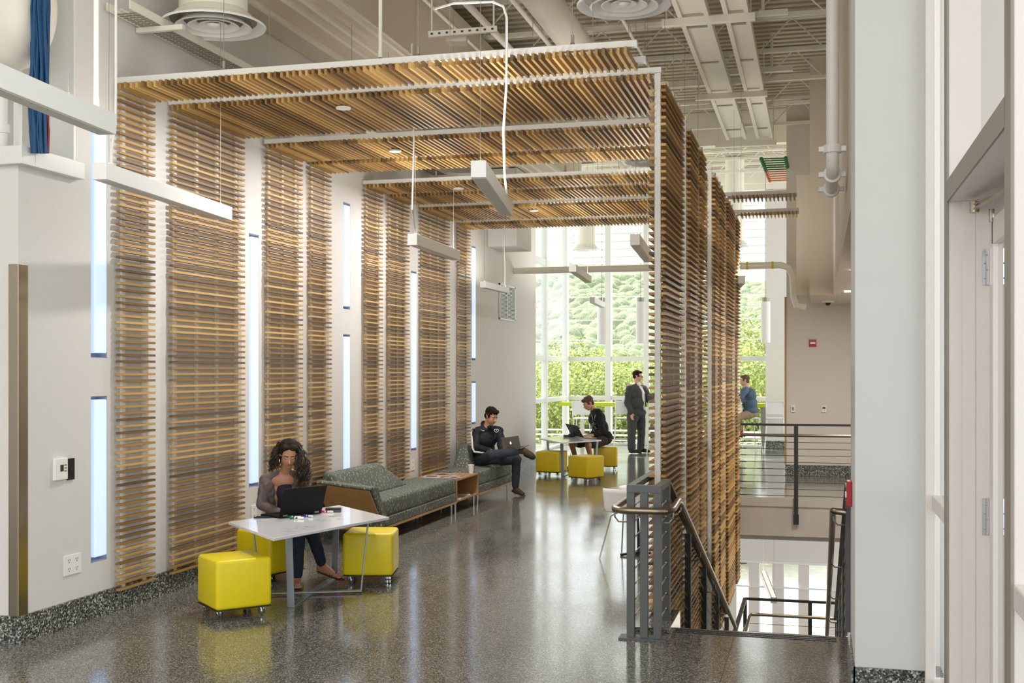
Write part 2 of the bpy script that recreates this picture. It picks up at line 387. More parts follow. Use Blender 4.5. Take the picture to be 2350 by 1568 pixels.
# ================================================================ SLAT ARCHES
arch_lab = ['first and nearest slatted wood band, ceiling part ending free at the right', 'second slatted wood band, the widest, wrapping wall, ceiling and nearest screen',
            'third slatted wood band from the front, right of the slot behind the woman', 'fourth slatted wood band, narrow, meeting the near end of the sofa',
            'fifth slatted wood band, just right of the middle pair of glowing slots', 'sixth slatted wood band, left of the slot above the bookcase table',
            'seventh slatted wood band, behind the low bookcase table with magazines', 'eighth and farthest slatted wood band, narrow, behind the seated man']
arch_Y = [(7.65, 8.13), (8.38, 9.61), (10.06, 10.84), (11.03, 11.56), (12.54, 13.08), (13.3, 14.02), (14.5, 15.7), (16.13, 16.72)]
SP = .0488
XS = -1.12
for i, (y0, y1) in enumerate(arch_Y):
    a = thing('slat_arch', arch_lab[i], 'slat screen', (-3.1, (y0+y1)/2, 0))
    L = y1-y0
    npost = 2 if L < .7 else (3 if L < 1 else 4)
    py = [y0+.10+(L-.2)*k/(npost-1) for k in range(npost)]
    mb = MB(); z = .15
    while z < 3.87:
        mb.box(-5.066, -5.034, y0+random.uniform(-.006, .006), y1, z, z+.0175); z += SP
    mb.obj('wall_slats', 'wood', a)
    mb = MB()
    for q in py: mb.box(XW+.002, -5.067, q-.02, q+.02, .16, 3.94)
    mb.obj('wall_battens', 'alum', a)
    xr = -1.2 if i == 0 else XS-.03
    mb = MB(); x = -5.05
    while x < xr:
        mb.box(x, x+.0185, y0+random.uniform(-.006, .006), y1, 3.903, 3.947); x += SP
    if i >= 6:
        x = XS+.1
        while x < -.27: mb.box(x, x+.0185, y0, y0+.34, 3.903, 3.947); x += SP
    mb.obj('ceiling_slats', 'wood', a)
    mb = MB()
    for q in [y0+.012]+py[1:-1]+[y1-.06]:
        mb.box(-5.08, xr+.04 if i == 0 else XS+.025, q, q+.05, 3.947, 3.99)
    if i >= 6:
        for q in (y0+.012, y0+.28): mb.box(XS+.025, -.25, q, q+.05, 3.947, 3.99)
    mb.obj('ceiling_rails', 'alum', a)
    for q in (-4.2, -2.7, -1.6):
        mb = MB().tube([(q, y0+.04, 3.99), (q, y0+.04, ZD)], .0025, 5)
        mb.lathe([(.0, .07), (.012, .07), (.012, .02), (.02, 0), (0, 0)], (q, y0+.04, 3.99), 8)
        mb.obj('hanger_wire', 'galv', a)
    if i:
        mb = MB(); z = -1.12
        while z < 3.87:
            e = random.uniform(-.008, .008)
            mb.box(XS-.062, XS-.022, y0+e, y1, z, z+.0185)
            mb.box(XS+.022, XS+.062, y0+e, y1, z, z+.0185); z += SP
        mb.obj('screen_slats', 'wood', a)
        mb = MB()
        for q in [y0+.012]+py[1:-1]+[y1-.05]: mb.box(XS-.022, XS+.022, q, q+.04, -1.15, 3.95)
        mb.obj('screen_posts', 'alum', a)
for lab, q in (('small round white disc light under the second slatted ceiling band', PZ(788, 250, 3.885)), ('tiny round disc light under the seventh slatted ceiling band', PZ(1225, 485, 3.885)),
               ('added small disc light under the third slatted ceiling band, fill only', V((-3.9, 10.45, 3.885))), ('added small disc light under the fifth slatted ceiling band, fill only', V((-4.0, 12.8, 3.885)))):  # third and fifth band discs are added to fill the room with light
    dl = tag(MB().cyl((q.x, q.y, 3.885), .06, .012, 24).obj('downlight', 'fix'), lab, 'light')
    sp = bpy.data.lights.new('downlight_lamp', 'AREA'); sp.shape = 'DISK'; sp.size = .1; sp.energy = 20; sp.color = (1, .97, .94)
    lo = bpy.data.objects.new('downlight_lamp', sp); COL.objects.link(lo); lo.parent = dl; lo.location = (q.x, q.y, 3.88)
# ================================================================ PENDANT LIGHTS
def pendant(name_lab, a, b, w_=.095, h=.105, wires=((.06,), (.94,)), cord=None, zt=ZD, lit=False):
    a = V(a); b = V(b); d = (b-a)
    t = thing('linear_pendant', name_lab, 'pendant light', (a+b)/2)
    MB().bar(a-V((0, 0, h/2)), b-V((0, 0, h/2)), w_, h).obj('housing', 'fix', t, bevel=.003)
    q0 = a+d*.02; q1 = b-d*.02
    MB().bar(q0-V((0, 0, h+.001)), q1-V((0, 0, h+.001)), w_-.02, .004).obj('lens', 'lens', t)
    mb = MB()
    for (k,) in wires:
        p = a+d*k; mb.tube([p, p+V((0, 0, .02))], .008, 8).tube([p, (p.x, p.y, zt)], .0018, 5)
    mb.obj('suspension_wire', 'galv', t)
    al = bpy.data.lights.new('fill_uplight', 'AREA'); al.shape = 'RECTANGLE'; al.size = d.length*.9; al.size_y = .06  # added fill light to brighten the ceiling; the pendants themselves are off
    al.energy = (9 if t.location.x > -4.2 else 3) if t.location.y > 6 else 1.5; al.color = (1, .96, .91)
    lo = bpy.data.objects.new('fill_uplight', al); COL.objects.link(lo); lo.parent = t
    ax = d.normalized(); zz = V((0, 0, -1)); yy = zz.cross(ax)
    lo.matrix_local = Matrix.Translation(V((0, 0, .004))) @ Matrix((ax, yy, zz)).transposed().to_4x4()
    if cord:
        mb = MB(); mb.tube(cord, .008, 8); mb.obj('power_cord', 'fix', t, smooth=True)
    return t
A0 = PZ(0, 155, 3.09); A1 = PZ(247, 262, 3.09); dA = (A1-A0).normalized()
pendant('large white linear pendant cut by the left photo edge, nearest the camera', A1-dA*1.85, A1, wires=((.1,), (.8,)))
p = A1-dA*.11
tag(MB().tube([p+V((0, 0, 0)), (p.x, p.y, ZD)], .014, 10).cyl((p.x, p.y, 4.3), .018, .04).obj('hanging_conduit', 'steel_paint', smooth=True), 'thick white conduit dropping to the nearest pendant at far left', 'conduit')
B0 = PZ(228, 373, 3.09); B1 = PZ(520, 476, 3.09)
pendant('white linear pendant in front of the first two slat bands on the left', B0, B1, cord=[B0+V((.02, .1, 0)), B0+V((.02, .1, .1)), B0+V((.06, .08, .25)), B0+V((.07, .07, .5)), B0+V((.07, .07, 3.2))])
C0 = PZ(1098, 368, 3.09); C1 = PZ(1163, 465, 3.09)
pc = [J(1163, 445, 8.3), J(1158, 400, 8.3), J(1155, 300, 8.0), J(1162, 200, 7.6), J(1163, 100, 7.5), J(1163, 40, 7.5), J(1155, 15, 7.5), J(1130, 4, 7.5), J(1040, 8, 7.5), J(1000, 20, 7.7)]
pendant('white linear pendant seen end-on in the middle of the slatted ceiling', C0, C1, cord=pc)
D0 = PZ(946, 537, 3.09); D1 = PZ(1046, 575, 3.09)
pc = [D0+V((0, .1, 0)), J(946, 480, 10.4), J(948, 400, 10.4), J(950, 320, 10.3), J(945, 230, 10.2), J(945, 100, 10.2)]
pendant('white linear pendant in front of the seventh wall slat band', D0, D1, cord=pc)
E0 = PZ(1108, 646, 3.09); E1 = PZ(1163, 660, 3.09)
pendant('small white linear pendant just in front of the wall vent grille', E0, E1, w_=.085, h=.09, cord=[J(1158, 655, 16.9), J(1159, 620, 16.9), J(1157, 570, 16.9), J(1158, 500, 16.9), J(1157, 300, 16.9)])
F0 = PZ(1314, 607, 3.09); F1 = PZ(1350, 634, 3.09)
pendant('white linear pendant crossing the horizontal pipe before the tall windows', F0, F1, w_=.09, h=.09)
G0 = PZ(1457, 537, 3.09); G1 = PZ(1488, 580, 3.09)
pendant('white linear pendant left of the nearest slatted screen, before the windows', G0, G1)
pendant('white linear pendant just right of the slatted screens', PZ(1702, 633, 3.09), PZ(1684, 655, 3.09))
pendant('tiny far white linear pendant low in the window wall', PZ(1359, 682, 3.09), PZ(1384, 695, 3.09), w_=.09, h=.1)
# pendant lanterns over counter
for n_, (x, hh) in enumerate(((1381, 790), (1470, 788), (1757, 787))):
    top = J(x, 683, 25)
    t = thing('lantern_pendant', ['white box lantern pendant nearest the window corner', 'white box lantern pendant left of the screens by the middle mullion', 'white box lantern pendant before the wide pillar at right'][n_], 'pendant light', top)
    MB().cyl(top-V((0, 0, .09)), .075, .09).obj('cap', 'galv', t, smooth=True)
    zb = 1.8+(850-hh)/2670*25
    MB().lathe([(.1, 0), (.1, top.z-.09-zb), (.09, top.z-.09-zb), (.09, 0), (.1, 0)], (top.x, top.y, zb)).obj('shade', 'paper', t, smooth=True)
    MB().tube([top, (top.x, top.y, ZD)], .006, 5).obj('rod', 'galv', t)

# ================================================================ DIFFUSERS
def diffuser(lab, x, y, r, z=4.5, neck=True, zt=6.4):
    t = thing('ceiling_diffuser', lab, 'air diffuser', (x, y, z))
    prof = [(r, .0), (r*1.02, .012), (r, .02), (r*.86, .05), (r*.84, .05), (r*.97, .005), (r, 0)]
    MB().lathe(prof, (x, y, z), 40).obj('outer_ring', 'fix', t, smooth=True)
    mb = MB()
    for k, q in enumerate((.74, .5, .28)):
        mb.lathe([(r*q, -.005+k*.008), (r*q*.99, .0+k*.008), (r*(q-.16), .045), (r*(q-.17), .043), (r*q*.94, -.006+k*.008), (r*q, -.005+k*.008)], (x, y, z), 36)
    mb.lathe([(0, -.01), (r*.09, 0), (r*.12, .02)], (x, y, z), 24)
    mb.obj('rings', 'fix', t, smooth=True)
    MB().lathe([(r*.86, .05), (0, .1)], (x, y, z), 30).obj('throat', 'galv', t)
    MB().lathe([(r*.86, .045), (r*.72, .1), (r*.66, .12), (r*.66, zt-z)], (x, y, z), 32).obj('neck_duct', 'steel_paint', t, smooth=True)
q = PZ(490, 62, 4.5); diffuser('large round ceiling diffuser at upper left above the first slat band', q.x, q.y, .40, zt=5.02-.001)
q = PZ(1432, 14, 4.5); diffuser('round ceiling diffuser cut by the top photo edge, right of centre', q.x, q.y, .345)
q = PZ(985, 390, 4.5); diffuser('round diffuser seen through the gap between the fourth and fifth ceiling bands', -4.6, 14.9, .35, zt=5.01)
q = PZ(1494, 373, 4.5); diffuser('round diffuser tucked behind the nearest screen post', q.x, q.y, .34, zt=5.0)
q = PZ(1345, 574, 4.5); diffuser('round diffuser on a wrapped duct in front of the tall windows', q.x, q.y, .31)
q = PZ(1686, 566, 4.5); diffuser('round diffuser on a wrapped duct just right of the slatted screens', q.x, q.y, .31)

# ================================================================ CEILING SERVICES
t = thing('soffit_duct', 'long boxy beige duct running overhead along the left wall', 'duct', (-4.5, 14, 5.0))
MB().box(-5.08, -4.0, 4, 20, 5.02, 5.9).obj('duct_body', 'beige', t)
mb = MB()
for x in (-4.75, -4.45, -4.3, -4.05): mb.box(x-.02, x+.02, 4, 20, 4.98, 5.02)
mb.obj('duct_flange', 'steel_paint', t)
t = thing('cable_tray', 'long perforated cable tray fixed high along the left wall', 'cable tray', (-4.96, 12, 4.44))
mb = MB(); y = 7.6
while y < 15: mb.box(-5.04, -4.86, y, y+.022, 4.44, 4.446); y += .05
mb.obj('tray_rungs', 'galv', t)
MB().box(-5.05, -5.04, 7.5, 15, 4.44, 4.5).box(-4.86, -4.85, 7.5, 15, 4.44, 4.5).box(-4.99, -4.985, 7.5, 15, 4.44, 4.446).box(-4.93, -4.925, 7.5, 15, 4.44, 4.446).obj('tray_side', 'steel_paint', t)
MB().box(-5.08, -4.68, 7.93, 7.97, 4.40, 4.438).obj('tray_bracket', 'steel_paint', t)
tag(MB().tube([(-2.55, 9.5, 5.35), (-2.55, 22, 5.35)], .17, 24).obj('round_duct', 'steel_paint', smooth=True), 'thick round cream duct running back above the slatted ceiling', 'duct')
for lab, x, z, r, ya, yb in (('thin cream conduit nearest the boxy overhead duct', -3.9, 5.6, .02, 6, 20), ('thick cream sprinkler main left of the round duct', -3.15, 5.2, .035, 6.5, 20),
                             ('slim cream conduit beside the sprinkler main', -3.4, 5.45, .022, 6.5, 20), ('cream conduit close to the round duct on its left', -2.95, 5.5, .028, 6.5, 20),
                             ('cream conduit right of the round duct', -2.1, 5.7, .02, 8, 20)):
    tag(MB().tube([(x, ya, z), (x, yb, z)], r, 10).obj('conduit', 'steel_paint', smooth=True), lab, 'conduit')
q = J(873, 133, 8.35)
tag(MB().tube([q, (q.x, q.y, ZD)], .014, 8).cyl((q.x, q.y, q.z+.0), .018, .05).obj('drop_pipe', 'steel_paint', smooth=True), 'white vertical drop pipe ending on the first ceiling band', 'pipe')
t = thing('trapeze_hanger', 'punched white strut bar hanging above the first ceiling band', 'pipe hanger', J(1060, 75, 10))
a_, b_ = J(983, 80, 10), J(1141, 67, 10)
MB().bar(a_, b_, .04, .05).obj('strut_bar', 'steel_paint', t)
mb = MB()
for p in (a_.lerp(b_, .05), a_.lerp(b_, .95)): mb.tube([p, (p.x, p.y, 6.4)], .008, 6)
mb.obj('threaded_rod', 'steel_paint', t)
mb = MB()
for k in range(9):
    p = a_.lerp(b_, .06+.11*k); mb.box(-.01, .01, -.024, -.018, -.008, .008, T=p)
mb.obj('punched_holes', 'dark_metal', t)
tag(MB().bar(J(1023, 92, 10.2), J(1072, 92, 10.2), .16, .07).obj('junction_box', 'steel_paint', bevel=.01), 'white junction box under the punched strut bar', 'junction box')
# open web joists
jw = None
for k in range(13):
    Y = 7.9+1.55*k
    t = thing('roof_joist', 'open web cream steel joist carrying the roof deck', 'joist', (-1.7, Y, 6.0), 'open web roof joists')
    if jw is None:
        m1 = MB().box(-5.0, 1.55, -.035, .035, ZD-.05, ZD-.002)
        m2 = MB().box(-5.0, 1.55, -.035, -.01, 5.97, 6.02).box(-5.0, 1.55, .01, .035, 5.97, 6.02)
        m3 = MB(); x = -4.95; up = True
        while x < 1.3:
            m3.tube([(x, 0, 5.99 if up else ZD-.03), (x+.42, 0, ZD-.03 if up else 5.99)], .011, 6); x += .42; up = not up
        jw = []
        for mb, nm in ((m1, 'top_chord'), (m2, 'bottom_chord'), (m3, 'web')):
            ob = mb.obj(nm, 'steel_paint'); jw.append(ob.data); ob.data.transform(Matrix.Translation((1.7, 0, -6.0))); ob.parent = t
    else:
        for me, nm in zip(jw, ('top_chord', 'bottom_chord', 'web')):
            ob = bpy.data.objects.new(nm, me); COL.objects.link(ob); ob.parent = t
# hanging channels
for lab, x0, x1 in (('left and wider of two long channels hung under the roof', -1.50, -1.16), ('right and narrower of two long channels hung under the roof', -1.0, -.73)):
    t = thing('hanging_channel', lab, 'ceiling channel', ((x0+x1)/2, 14, 5.75))
    MB().box(x0+.05, x1-.05, 8.8, 20, 5.74, 5.78).obj('channel_pan', 'steel_paint', t)
    MB().box(x0, x0+.05, 8.8, 20, 5.70, 5.80).box(x1-.05, x1, 8.8, 20, 5.70, 5.80).obj('channel_flange', 'steel_paint', t)
    mb = MB()
    for y in (11, 13.4, 15, 17.5, 19.3): mb.box(x0+.05, x1-.05, y, y+.05, 5.728, 5.742)
    mb.obj('seam', 'galv', t)
for n_, (Y, x0, x1) in enumerate(((9.3, -1.68, -.63), (12.95, -1.68, -.66), (16.6, -1.68, -.68), (20.2, -1.7, -.68))):
    t = thing('channel_crossbar', ['white crossbar under the hanging channels, cut by the top photo edge', 'white crossbar under the channels, second from the top edge', 'white crossbar under the channels beside the second screen top', 'white crossbar at the far end of the channels'][n_], 'hanger bar', ((x0+x1)/2, Y, 5.66))
    MB().box(x0, x1, Y-.04, Y+.04, 5.62, 5.70).obj('crossbar', 'steel_paint', t, bevel=.004)
    MB().tube([(x0+.05, Y, 5.7), (x0+.05, Y, 6.4)], .008, 6).tube([(x1-.05, Y, 5.7), (x1-.05, Y, 6.4)], .008, 6).obj('rod', 'steel_paint', t)
for n_, (Y, z) in enumerate(((10.9, 5.9), (13.6, 5.85), (16.3, 5.88))):
    x1 = -.33
    tag(MB().box(-1.5, x1, Y-.03, Y+.03, z, z+.06).tube([(x1-.28, Y, z+.06), (x1-.28, Y, 6.42)], .02, 8).obj('sprinkler_arm', 'steel_paint'), ['upper of three cream strut arms right of the channels', 'middle of three cream strut arms right of the channels', 'lowest of three cream strut arms right of the channels'][n_], 'strut')
# far cable ladder
t = thing('cable_ladder', 'far overhead cable ladder with green and orange cables crossing it', 'cable ladder', (-.8, 21, 5.4))
for nm, mt, ks in (('green_cable', 'green', (0, 1, 2, 3, 4, 5)), ('orange_cable', 'orange', (6, 7, 8, 9, 10))):
    mb = MB()
    for k in ks:
        p = J(1747+k*2, 365+k*5, 19+k*.2); q = J(1803+k*1, 363+k*5, 19+k*.2)
        mb.tube([p, q], .012, 5).sphere(p, .035, 6, 4).sphere(q, .035, 6, 4)
    mb.obj(nm, mt, t)
tag(MB().tube([J(1825, 392, 20), J(1822, 425, 20), J(1819, 440, 20)], [.02, .035, .01], 6).obj('cable_loop', 'blue'), 'small loop of blue cable hanging before the far wall', 'cable')
# horizontal pipe far
a_, b_ = PY(1168, 616, 19.5), PY(1822, 605, 19.5)
a_.x = XW; a_.z = b_.z = 3.52
t = thing('horizontal_pipe', 'long pale pipe crossing level in front of the tall windows', 'pipe', (a_+b_)/2)
MB().tube([a_, (-.6, 19.5, 3.52), (-.47, 19.5, 3.48), (-.40, 19.55, 3.35), (-.38, 19.6, 3.0), (-.34, 19.6, 2.86), (-.2, 19.65, 2.83)], .055, 14).obj('pipe_run', 'steel_paint', t, smooth=True)
MB().tube([(-1.14, 19.5, 3.52), (-1.11, 19.5, 3.52)], .062, 14).tube([(-.73, 19.5, 3.52), (-.7, 19.5, 3.52)], .062, 14).obj('yellow_band', 'yellow2', t)
# sprinkler riser near column
t = thing('riser_pipe', 'white pipe with clamped elbow coming down beside the pale column', 'pipe', (.10, 8.9, 3.4))
cx, cy = .105, 9.0
MB().tube([(cx, cy, 6.4), (cx, cy, 3.42), (cx, cy+.02, 3.36), (cx, cy+.07, 3.31), (cx, cy+.14, 3.29), (cx, cy+.9, 3.28)], .046, 18).obj('pipe_run', 'fix', t, smooth=True)
for p, R in (((cx, cy, 3.45), Matrix.Identity(3)), ((cx, cy+.18, 3.29), Matrix.Rotation(PI/2, 3, 'X')), ((cx, cy+.85, 3.28), Matrix.Rotation(PI/2, 3, 'X'))):
    MB().lathe([(.046, -.03), (.066, -.03), (.066, .03), (.046, .03)], p, 18, R).box(-.1, -.05, -.02, .02, -.02, .02, R, p).box(.05, .1, -.02, .02, -.02, .02, R, p).obj('coupling', 'fix', t, smooth=False, bevel=.004)
# box on left wall, far
tag(MB().box(-5.085, -4.6, 17.8, 18.75, 3.77, 5.0).obj('duct_box', 'white', bevel=.004), 'white duct box on the left wall beyond the last slat band', 'duct')
# vent grille
t = thing('vent_grille', 'grey louvred return air grille on the left wall near the windows', 'vent', (XW, 19, 2.67))
MB().box(XW+.001, XW+.02, 18.5, 18.53, 2.65, 3.24).box(XW+.001, XW+.02, 19.48, 19.53, 2.65, 3.24).box(XW+.001, XW+.02, 18.5, 19.53, 2.64, 2.67).box(XW+.001, XW+.02, 18.5, 19.53, 3.21, 3.24).box(XW+.001, XW+.02, 18.98, 19.01, 2.65, 3.24).obj('grille_frame', 'frame', t)
MB().box(XW+.0, XW+.003, 18.5, 19.5, 2.65, 3.24).obj('grille_back', 'dark_metal', t)
mb = MB(); z = 2.68
while z < 3.2: mb.box(XW+.004, XW+.016, 18.52, 19.5, z, z+.01); z += .022
mb.obj('grille_blades', 'frame', t)
# ================================================================ ALCOVE (upper left)
struct('trim_ledge', MB().box(-9, -5.02, 6.52, 6.66, 3.15, 3.27).box(-5.16, -5.02, 6.66, 7.2, 3.15, 3.27).box(-9, -5.16, 6.66, 7.2, 3.15, 3.2), 'frame', bevel=.004)
struct('trim_post', MB().box(-5.30, XW-.001, 7.17, 7.199, 3.2, 6.4), 'frame')
q = PZ(42, 300, 3.3)
p_ = J(41, 342, 8.0)
tag(MB().box(p_.x-.02, p_.x+.02, p_.y-.02, p_.y+.02, 3.2, ZD).obj('alcove_post', 'frame'), 'slim white post standing on the high corner ledge', 'post')
p_ = J(5, 345, 8.1)
tag(MB().tube([(p_.x, p_.y, 3.2), (p_.x, p_.y, ZD)], .04, 12).cyl((p_.x, p_.y, 3.45), .055, .06).obj('alcove_pipe', 'fix', smooth=True), 'white pipe with a collar on the ledge at the left photo edge', 'pipe')
mb = MB()
c0 = J(30, 20, 7.9)
mb.sphere((c0.x, c0.y, c0.z), (.30, .25, .42), 28, 20)
mb.tube([(c0.x-.05, c0.y+.02, c0.z+.1), (c0.x-.3, c0.y, c0.z+.5), (c0.x-.4, c0.y, c0.z+1.2)], .28, 24)
o = mb.obj('insulated_duct', 'steel_paint', smooth=True)
for v_ in o.data.vertices: v_.co += v_.co.normalized()*.03*noise.noise(v_.co*5)
tag(o, 'bulging white wrapped duct elbow in the top left corner', 'duct')
cb = 0
t = thing('cable_bundle', 'bundle of blue network cables dropping behind the high corner ledge', 'cable', J(100, 345, 8.0))
for nm, mt, n_ in (('blue_cables', 'blue', 70), ('red_cables', 'redc', 2), ('white_cables', 'paper', 1)):
    mb = MB()
    for k in range(n_):
        x = random.uniform(78, 114) if mt != 'redc' else random.uniform(72, 108)
        d = random.uniform(7.62, 7.85) if mt == 'blue' else 7.66
        pts = [J(x+random.uniform(-6, 6)+(y*.03 if mt == 'redc' else 0)-6, y, d) for y in (352, 300, 240, 180, 100, 20, -60)]
        mb.tube(pts, .009, 5)
    mb.obj(nm, mt, t)
# corner guard
tag(MB().box(XW-.07, XW+.004, 6.572, 6.58, .18, 2.5).box(XW, XW+.006, 6.574, 6.67, .18, 2.5).obj('corner_guard', 'steel', bevel=.002), 'tall brushed steel corner guard at the far left wall corner', 'corner guard')
tag(MB().box(-.55, -.52, 20.38, 20.62, .19, 3.05).obj('corner_guard', 'ply'), 'tall tan corner guard on the far grey wall edge by the counter', 'corner guard')

# ================================================================ WALL DEVICES
t = thing('thermostat', 'white thermostat with small display on the left wall', 'thermostat', (XW, 7.0, 1.05))
MB().box(XW+.001, XW+.025, 6.93, 7.07, 1.04, 1.19).obj('body', 'fix', t, bevel=.004)
MB().box(XW+.025, XW+.027, 6.985, 7.02, 1.10, 1.145).obj('display', 'dark_metal', t)
mb = MB()
for k in range(3): mb.box(XW+.025, XW+.027, 7.03, 7.055, 1.095+k*.02, 1.105+k*.02)
mb.obj('buttons', 'galv', t)
tag(MB().box(XW+.001, XW+.012, 7.085, 7.165, 1.03, 1.18).cyl((XW+.012, 7.125, 1.09), .012, .02).obj('wall_plate', 'black', bevel=.002), 'black wall plate right beside the white thermostat', 'wall plate')
def outlet(lab, X, y0, y1, z0, z1, four=False):
    t = thing('wall_outlet', lab, 'outlet', (X, (y0+y1)/2, z0))
    MB().box(X+.001, X+.008, y0, y1, z0, z1).obj('cover_plate', 'fix', t, bevel=.002)
    mb = MB()
    for cy_ in ([.28, .72] if four else [.5]):
        for cz in (.28, .72):
            yy = y0+(y1-y0)*cy_; zz = z0+(z1-z0)*cz
            for dy, dz in ((-.01, .006), (.01, .006), (0, -.01)): mb.box(X+.008, X+.0095, yy+dy-.002, yy+dy+.002, zz+dz-.005, zz+dz+.005)
    mb.obj('sockets', 'dark_metal', t)
outlet('white four-socket outlet low on the left wall', XW, 7.05, 7.25, .36, .5, True)
outlet('small white outlet on the wall just left behind the seated woman', XW, 9.83, 9.93, .40, .54)
outlet('white outlet on the wall behind the gap between near sofa and bookcase', XW, 14.2, 14.34, .5, .64)
outlet('small white outlet on the wall beyond the seated man', XW, 18.9, 19.0, .42, .56)
def far_dev(name, lab, cat, x, y, w_, h, m, parts=()):
    p = PY(x, y, 20.4)
    t = thing(name, lab, cat, p)
    MB().box(p.x-w_/2, p.x+w_/2, 20.37, 20.399, p.z-h/2, p.z+h/2).obj('body', m, t, bevel=.003)
    return t, p
t, p = far_dev('fire_alarm_strobe', 'red fire alarm strobe on the far grey wall', 'fire alarm', 1865, 788, .12, .12, 'red')
MB().box(p.x-.045, p.x+.045, 20.355, 20.37, p.z-.015, p.z+.02).obj('strobe_lens', 'fix', t, bevel=.006)
t, p = far_dev('card_switch', 'white light switch on the far grey wall beside the tan corner guard', 'switch', 1820, 938, .07, .12, 'fix')
MB().box(p.x-.015, p.x+.015, 20.365, 20.37, p.z-.03, p.z+.03).obj('rocker', 'galv', t)
t, p = far_dev('thermostat', 'small white thermostat on the far grey wall above the railing', 'thermostat', 1891, 939, .085, .11, 'fix')
MB().box(p.x-.025, p.x+.025, 20.362, 20.37, p.z+.005, p.z+.035).obj('display', 'dark_metal', t)
q = V((PY(1900, 702, 19.5).x, 19.5, 2.92))
t = thing('dome_camera', 'small dome camera under the bulkhead at upper right', 'camera', q)
MB().lathe([(0, 0), (.1, 0), (.09, -.025), (.05, -.03)], q, 20).obj('housing', 'fix', t)
MB().sphere(q-V((0, 0, .03)), .045, 12, 8).obj('dome', 'black', t, smooth=True)
t = thing('alarm_box', 'red pull box seen edge-on on the pale column', 'fire alarm', (.2, 7.35, 1.0))
MB().box(.168, .199, 7.28, 7.4, .98, 1.13).obj('body', 'red', t, bevel=.004)
MB().box(.16, .169, 7.32, 7.38, 1.03, 1.06).obj('handle', 'fix', t)
for lab, yy in (('thin glowing ceiling slot in the soffit behind the column', 17.0), ('thin glowing soffit slot nearer the pale column edge', 13.5)):
    rl = tag(MB().box(.36, .95, yy, yy+.06, 2.9, 2.919).obj('recessed_light', mat('warm_slot', (255, 240, 210), .5, emit=(255, 236, 200), es=3)), lab, 'light')
    al = bpy.data.lights.new('slot_lamp', 'AREA'); al.shape = 'RECTANGLE'; al.size = .6; al.size_y = .06; al.energy = 30; al.color = (1, .94, .86)
    lo = bpy.data.objects.new('slot_lamp', al); COL.objects.link(lo); lo.parent = rl; lo.location = (.65, yy+.03, 2.895)

# ================================================================ STAIR + RAILINGS
st = MB(); n_ = 14; SL = .37; run = .44
for k in range(n_):
    y0 = 8.16+k*run; z1 = -(k+1)*run*SL
    st.box(-1.0, .2, y0, y0+run+.03, z1-.25, z1)
zl = -(n_+1)*run*SL
YL = 8.16+n_*run
st.box(-1.0, 1.5, YL, YL+1.7, zl-.2, zl)
tag(st.obj('stair_flight', 'floor'), 'terrazzo stair flight descending behind the slotted top nosing', 'stair')
mb = MB()
for k in range(3): mb.box(-.95, .12, 8.0+.05*k, 8.02+.05*k, 0.0005, .003)
tag(mb.obj('stair_nosing', 'black'), 'three dark grip strips along the top stair edge', 'nosing')
tag(MB().box(-1.24, -.98, 7.95, 8.6, -.3, .035).obj('stair_curb', 'floor', bevel=.003), 'small terrazzo curb behind the grey railing posts', 'curb')
g = thing('stair_guard', 'grey steel guardrail with triple end posts and steel handrail left of the stairs', 'railing', (-1.13, 7.8, 0))
XA, XB = -1.24, -1.02
for x in (-1.215, -1.125, -1.035):
    MB().box(x-.026, x+.026, 7.741, 7.789, .01, .98).obj('post', 'grey_metal', g, bevel=.002)
MB().box(-1.29, -.98, 7.7, 7.83, 0.0005, .012).obj('base_plate', 'grey_metal', g)
MB().box(-1.241, -1.009, 7.74, 7.79, .98, 1.03).box(-1.241, -1.19, 7.79, 16.7, .99, 1.03).box(-1.06, -1.01, 7.79, 8.27, .99, 1.03).bar((-1.035, 8.27, 1.01), (-1.035, 8.27+5.6, 1.01-5.6*SL), .05, .02).obj('top_rail', 'grey_metal', g, bevel=.002)
MB().box(-1.062, -1.01, 8.21, 8.26, .0, 1.0).obj('post', 'grey_metal', g, bevel=.002)
for k in (1, 2, 3, 4):
    y = 8.24+1.4*k; z = -SL*(y-8.16)
    MB().box(-1.06, -1.01, y-.02, y+.02, z-.15, z+1.0).obj('post', 'dark_metal', g)
for k in range(1, 6):
    y = 7.77+1.75*k
    MB().box(-1.24, -1.19, y-.02, y+.02, -.3, 1.0).obj('post', 'grey_metal', g)
mb = MB()
for k in range(8):
    z = .12+k*.108
    mb.tube([(-1.215, 7.77, z), (-1.215, 16.6, z)], .004, 5); mb.tube([(-1.035, 7.78, z), (-1.035, 8.24, z)], .004, 5)
    mb.tube([(-1.035, 7.80, z), (-1.035, 7.98, z)], .008, 6); mb.sphere((-1.035, 8.2, z), .012, 6, 4)
    mb.tube([(-1.215, 7.80, z), (-1.215, 7.98, z)], .008, 6)
    mb.tube([(-1.035, 8.24, z), (-1.035, 13.9, z-5.66*SL)], .004, 5)
mb.obj('cables', 'steel', g, smooth=True)
hr = [(-1.32, 9.6, .875), (-1.32, 8.0, .875), (-1.32, 7.74, .875), (-1.305, 7.66, .875), (-1.26, 7.625, .875), (-1.20, 7.62, .875), (-1.02, 7.62, .875), (-.965, 7.64, .875), (-.935, 7.70, .875), (-.93, 7.78, .88), (-.93, 8.02, .90), (-.93, 8.1, .895), (-.93, 8.2, .87)]
for k in range(1, 9): hr.append((-.93, 8.2+.7*k, .87-SL*.7*k))
MB().tube(hr, .0225, 14).obj('handrail', 'rail', g, smooth=True)
mb = MB()
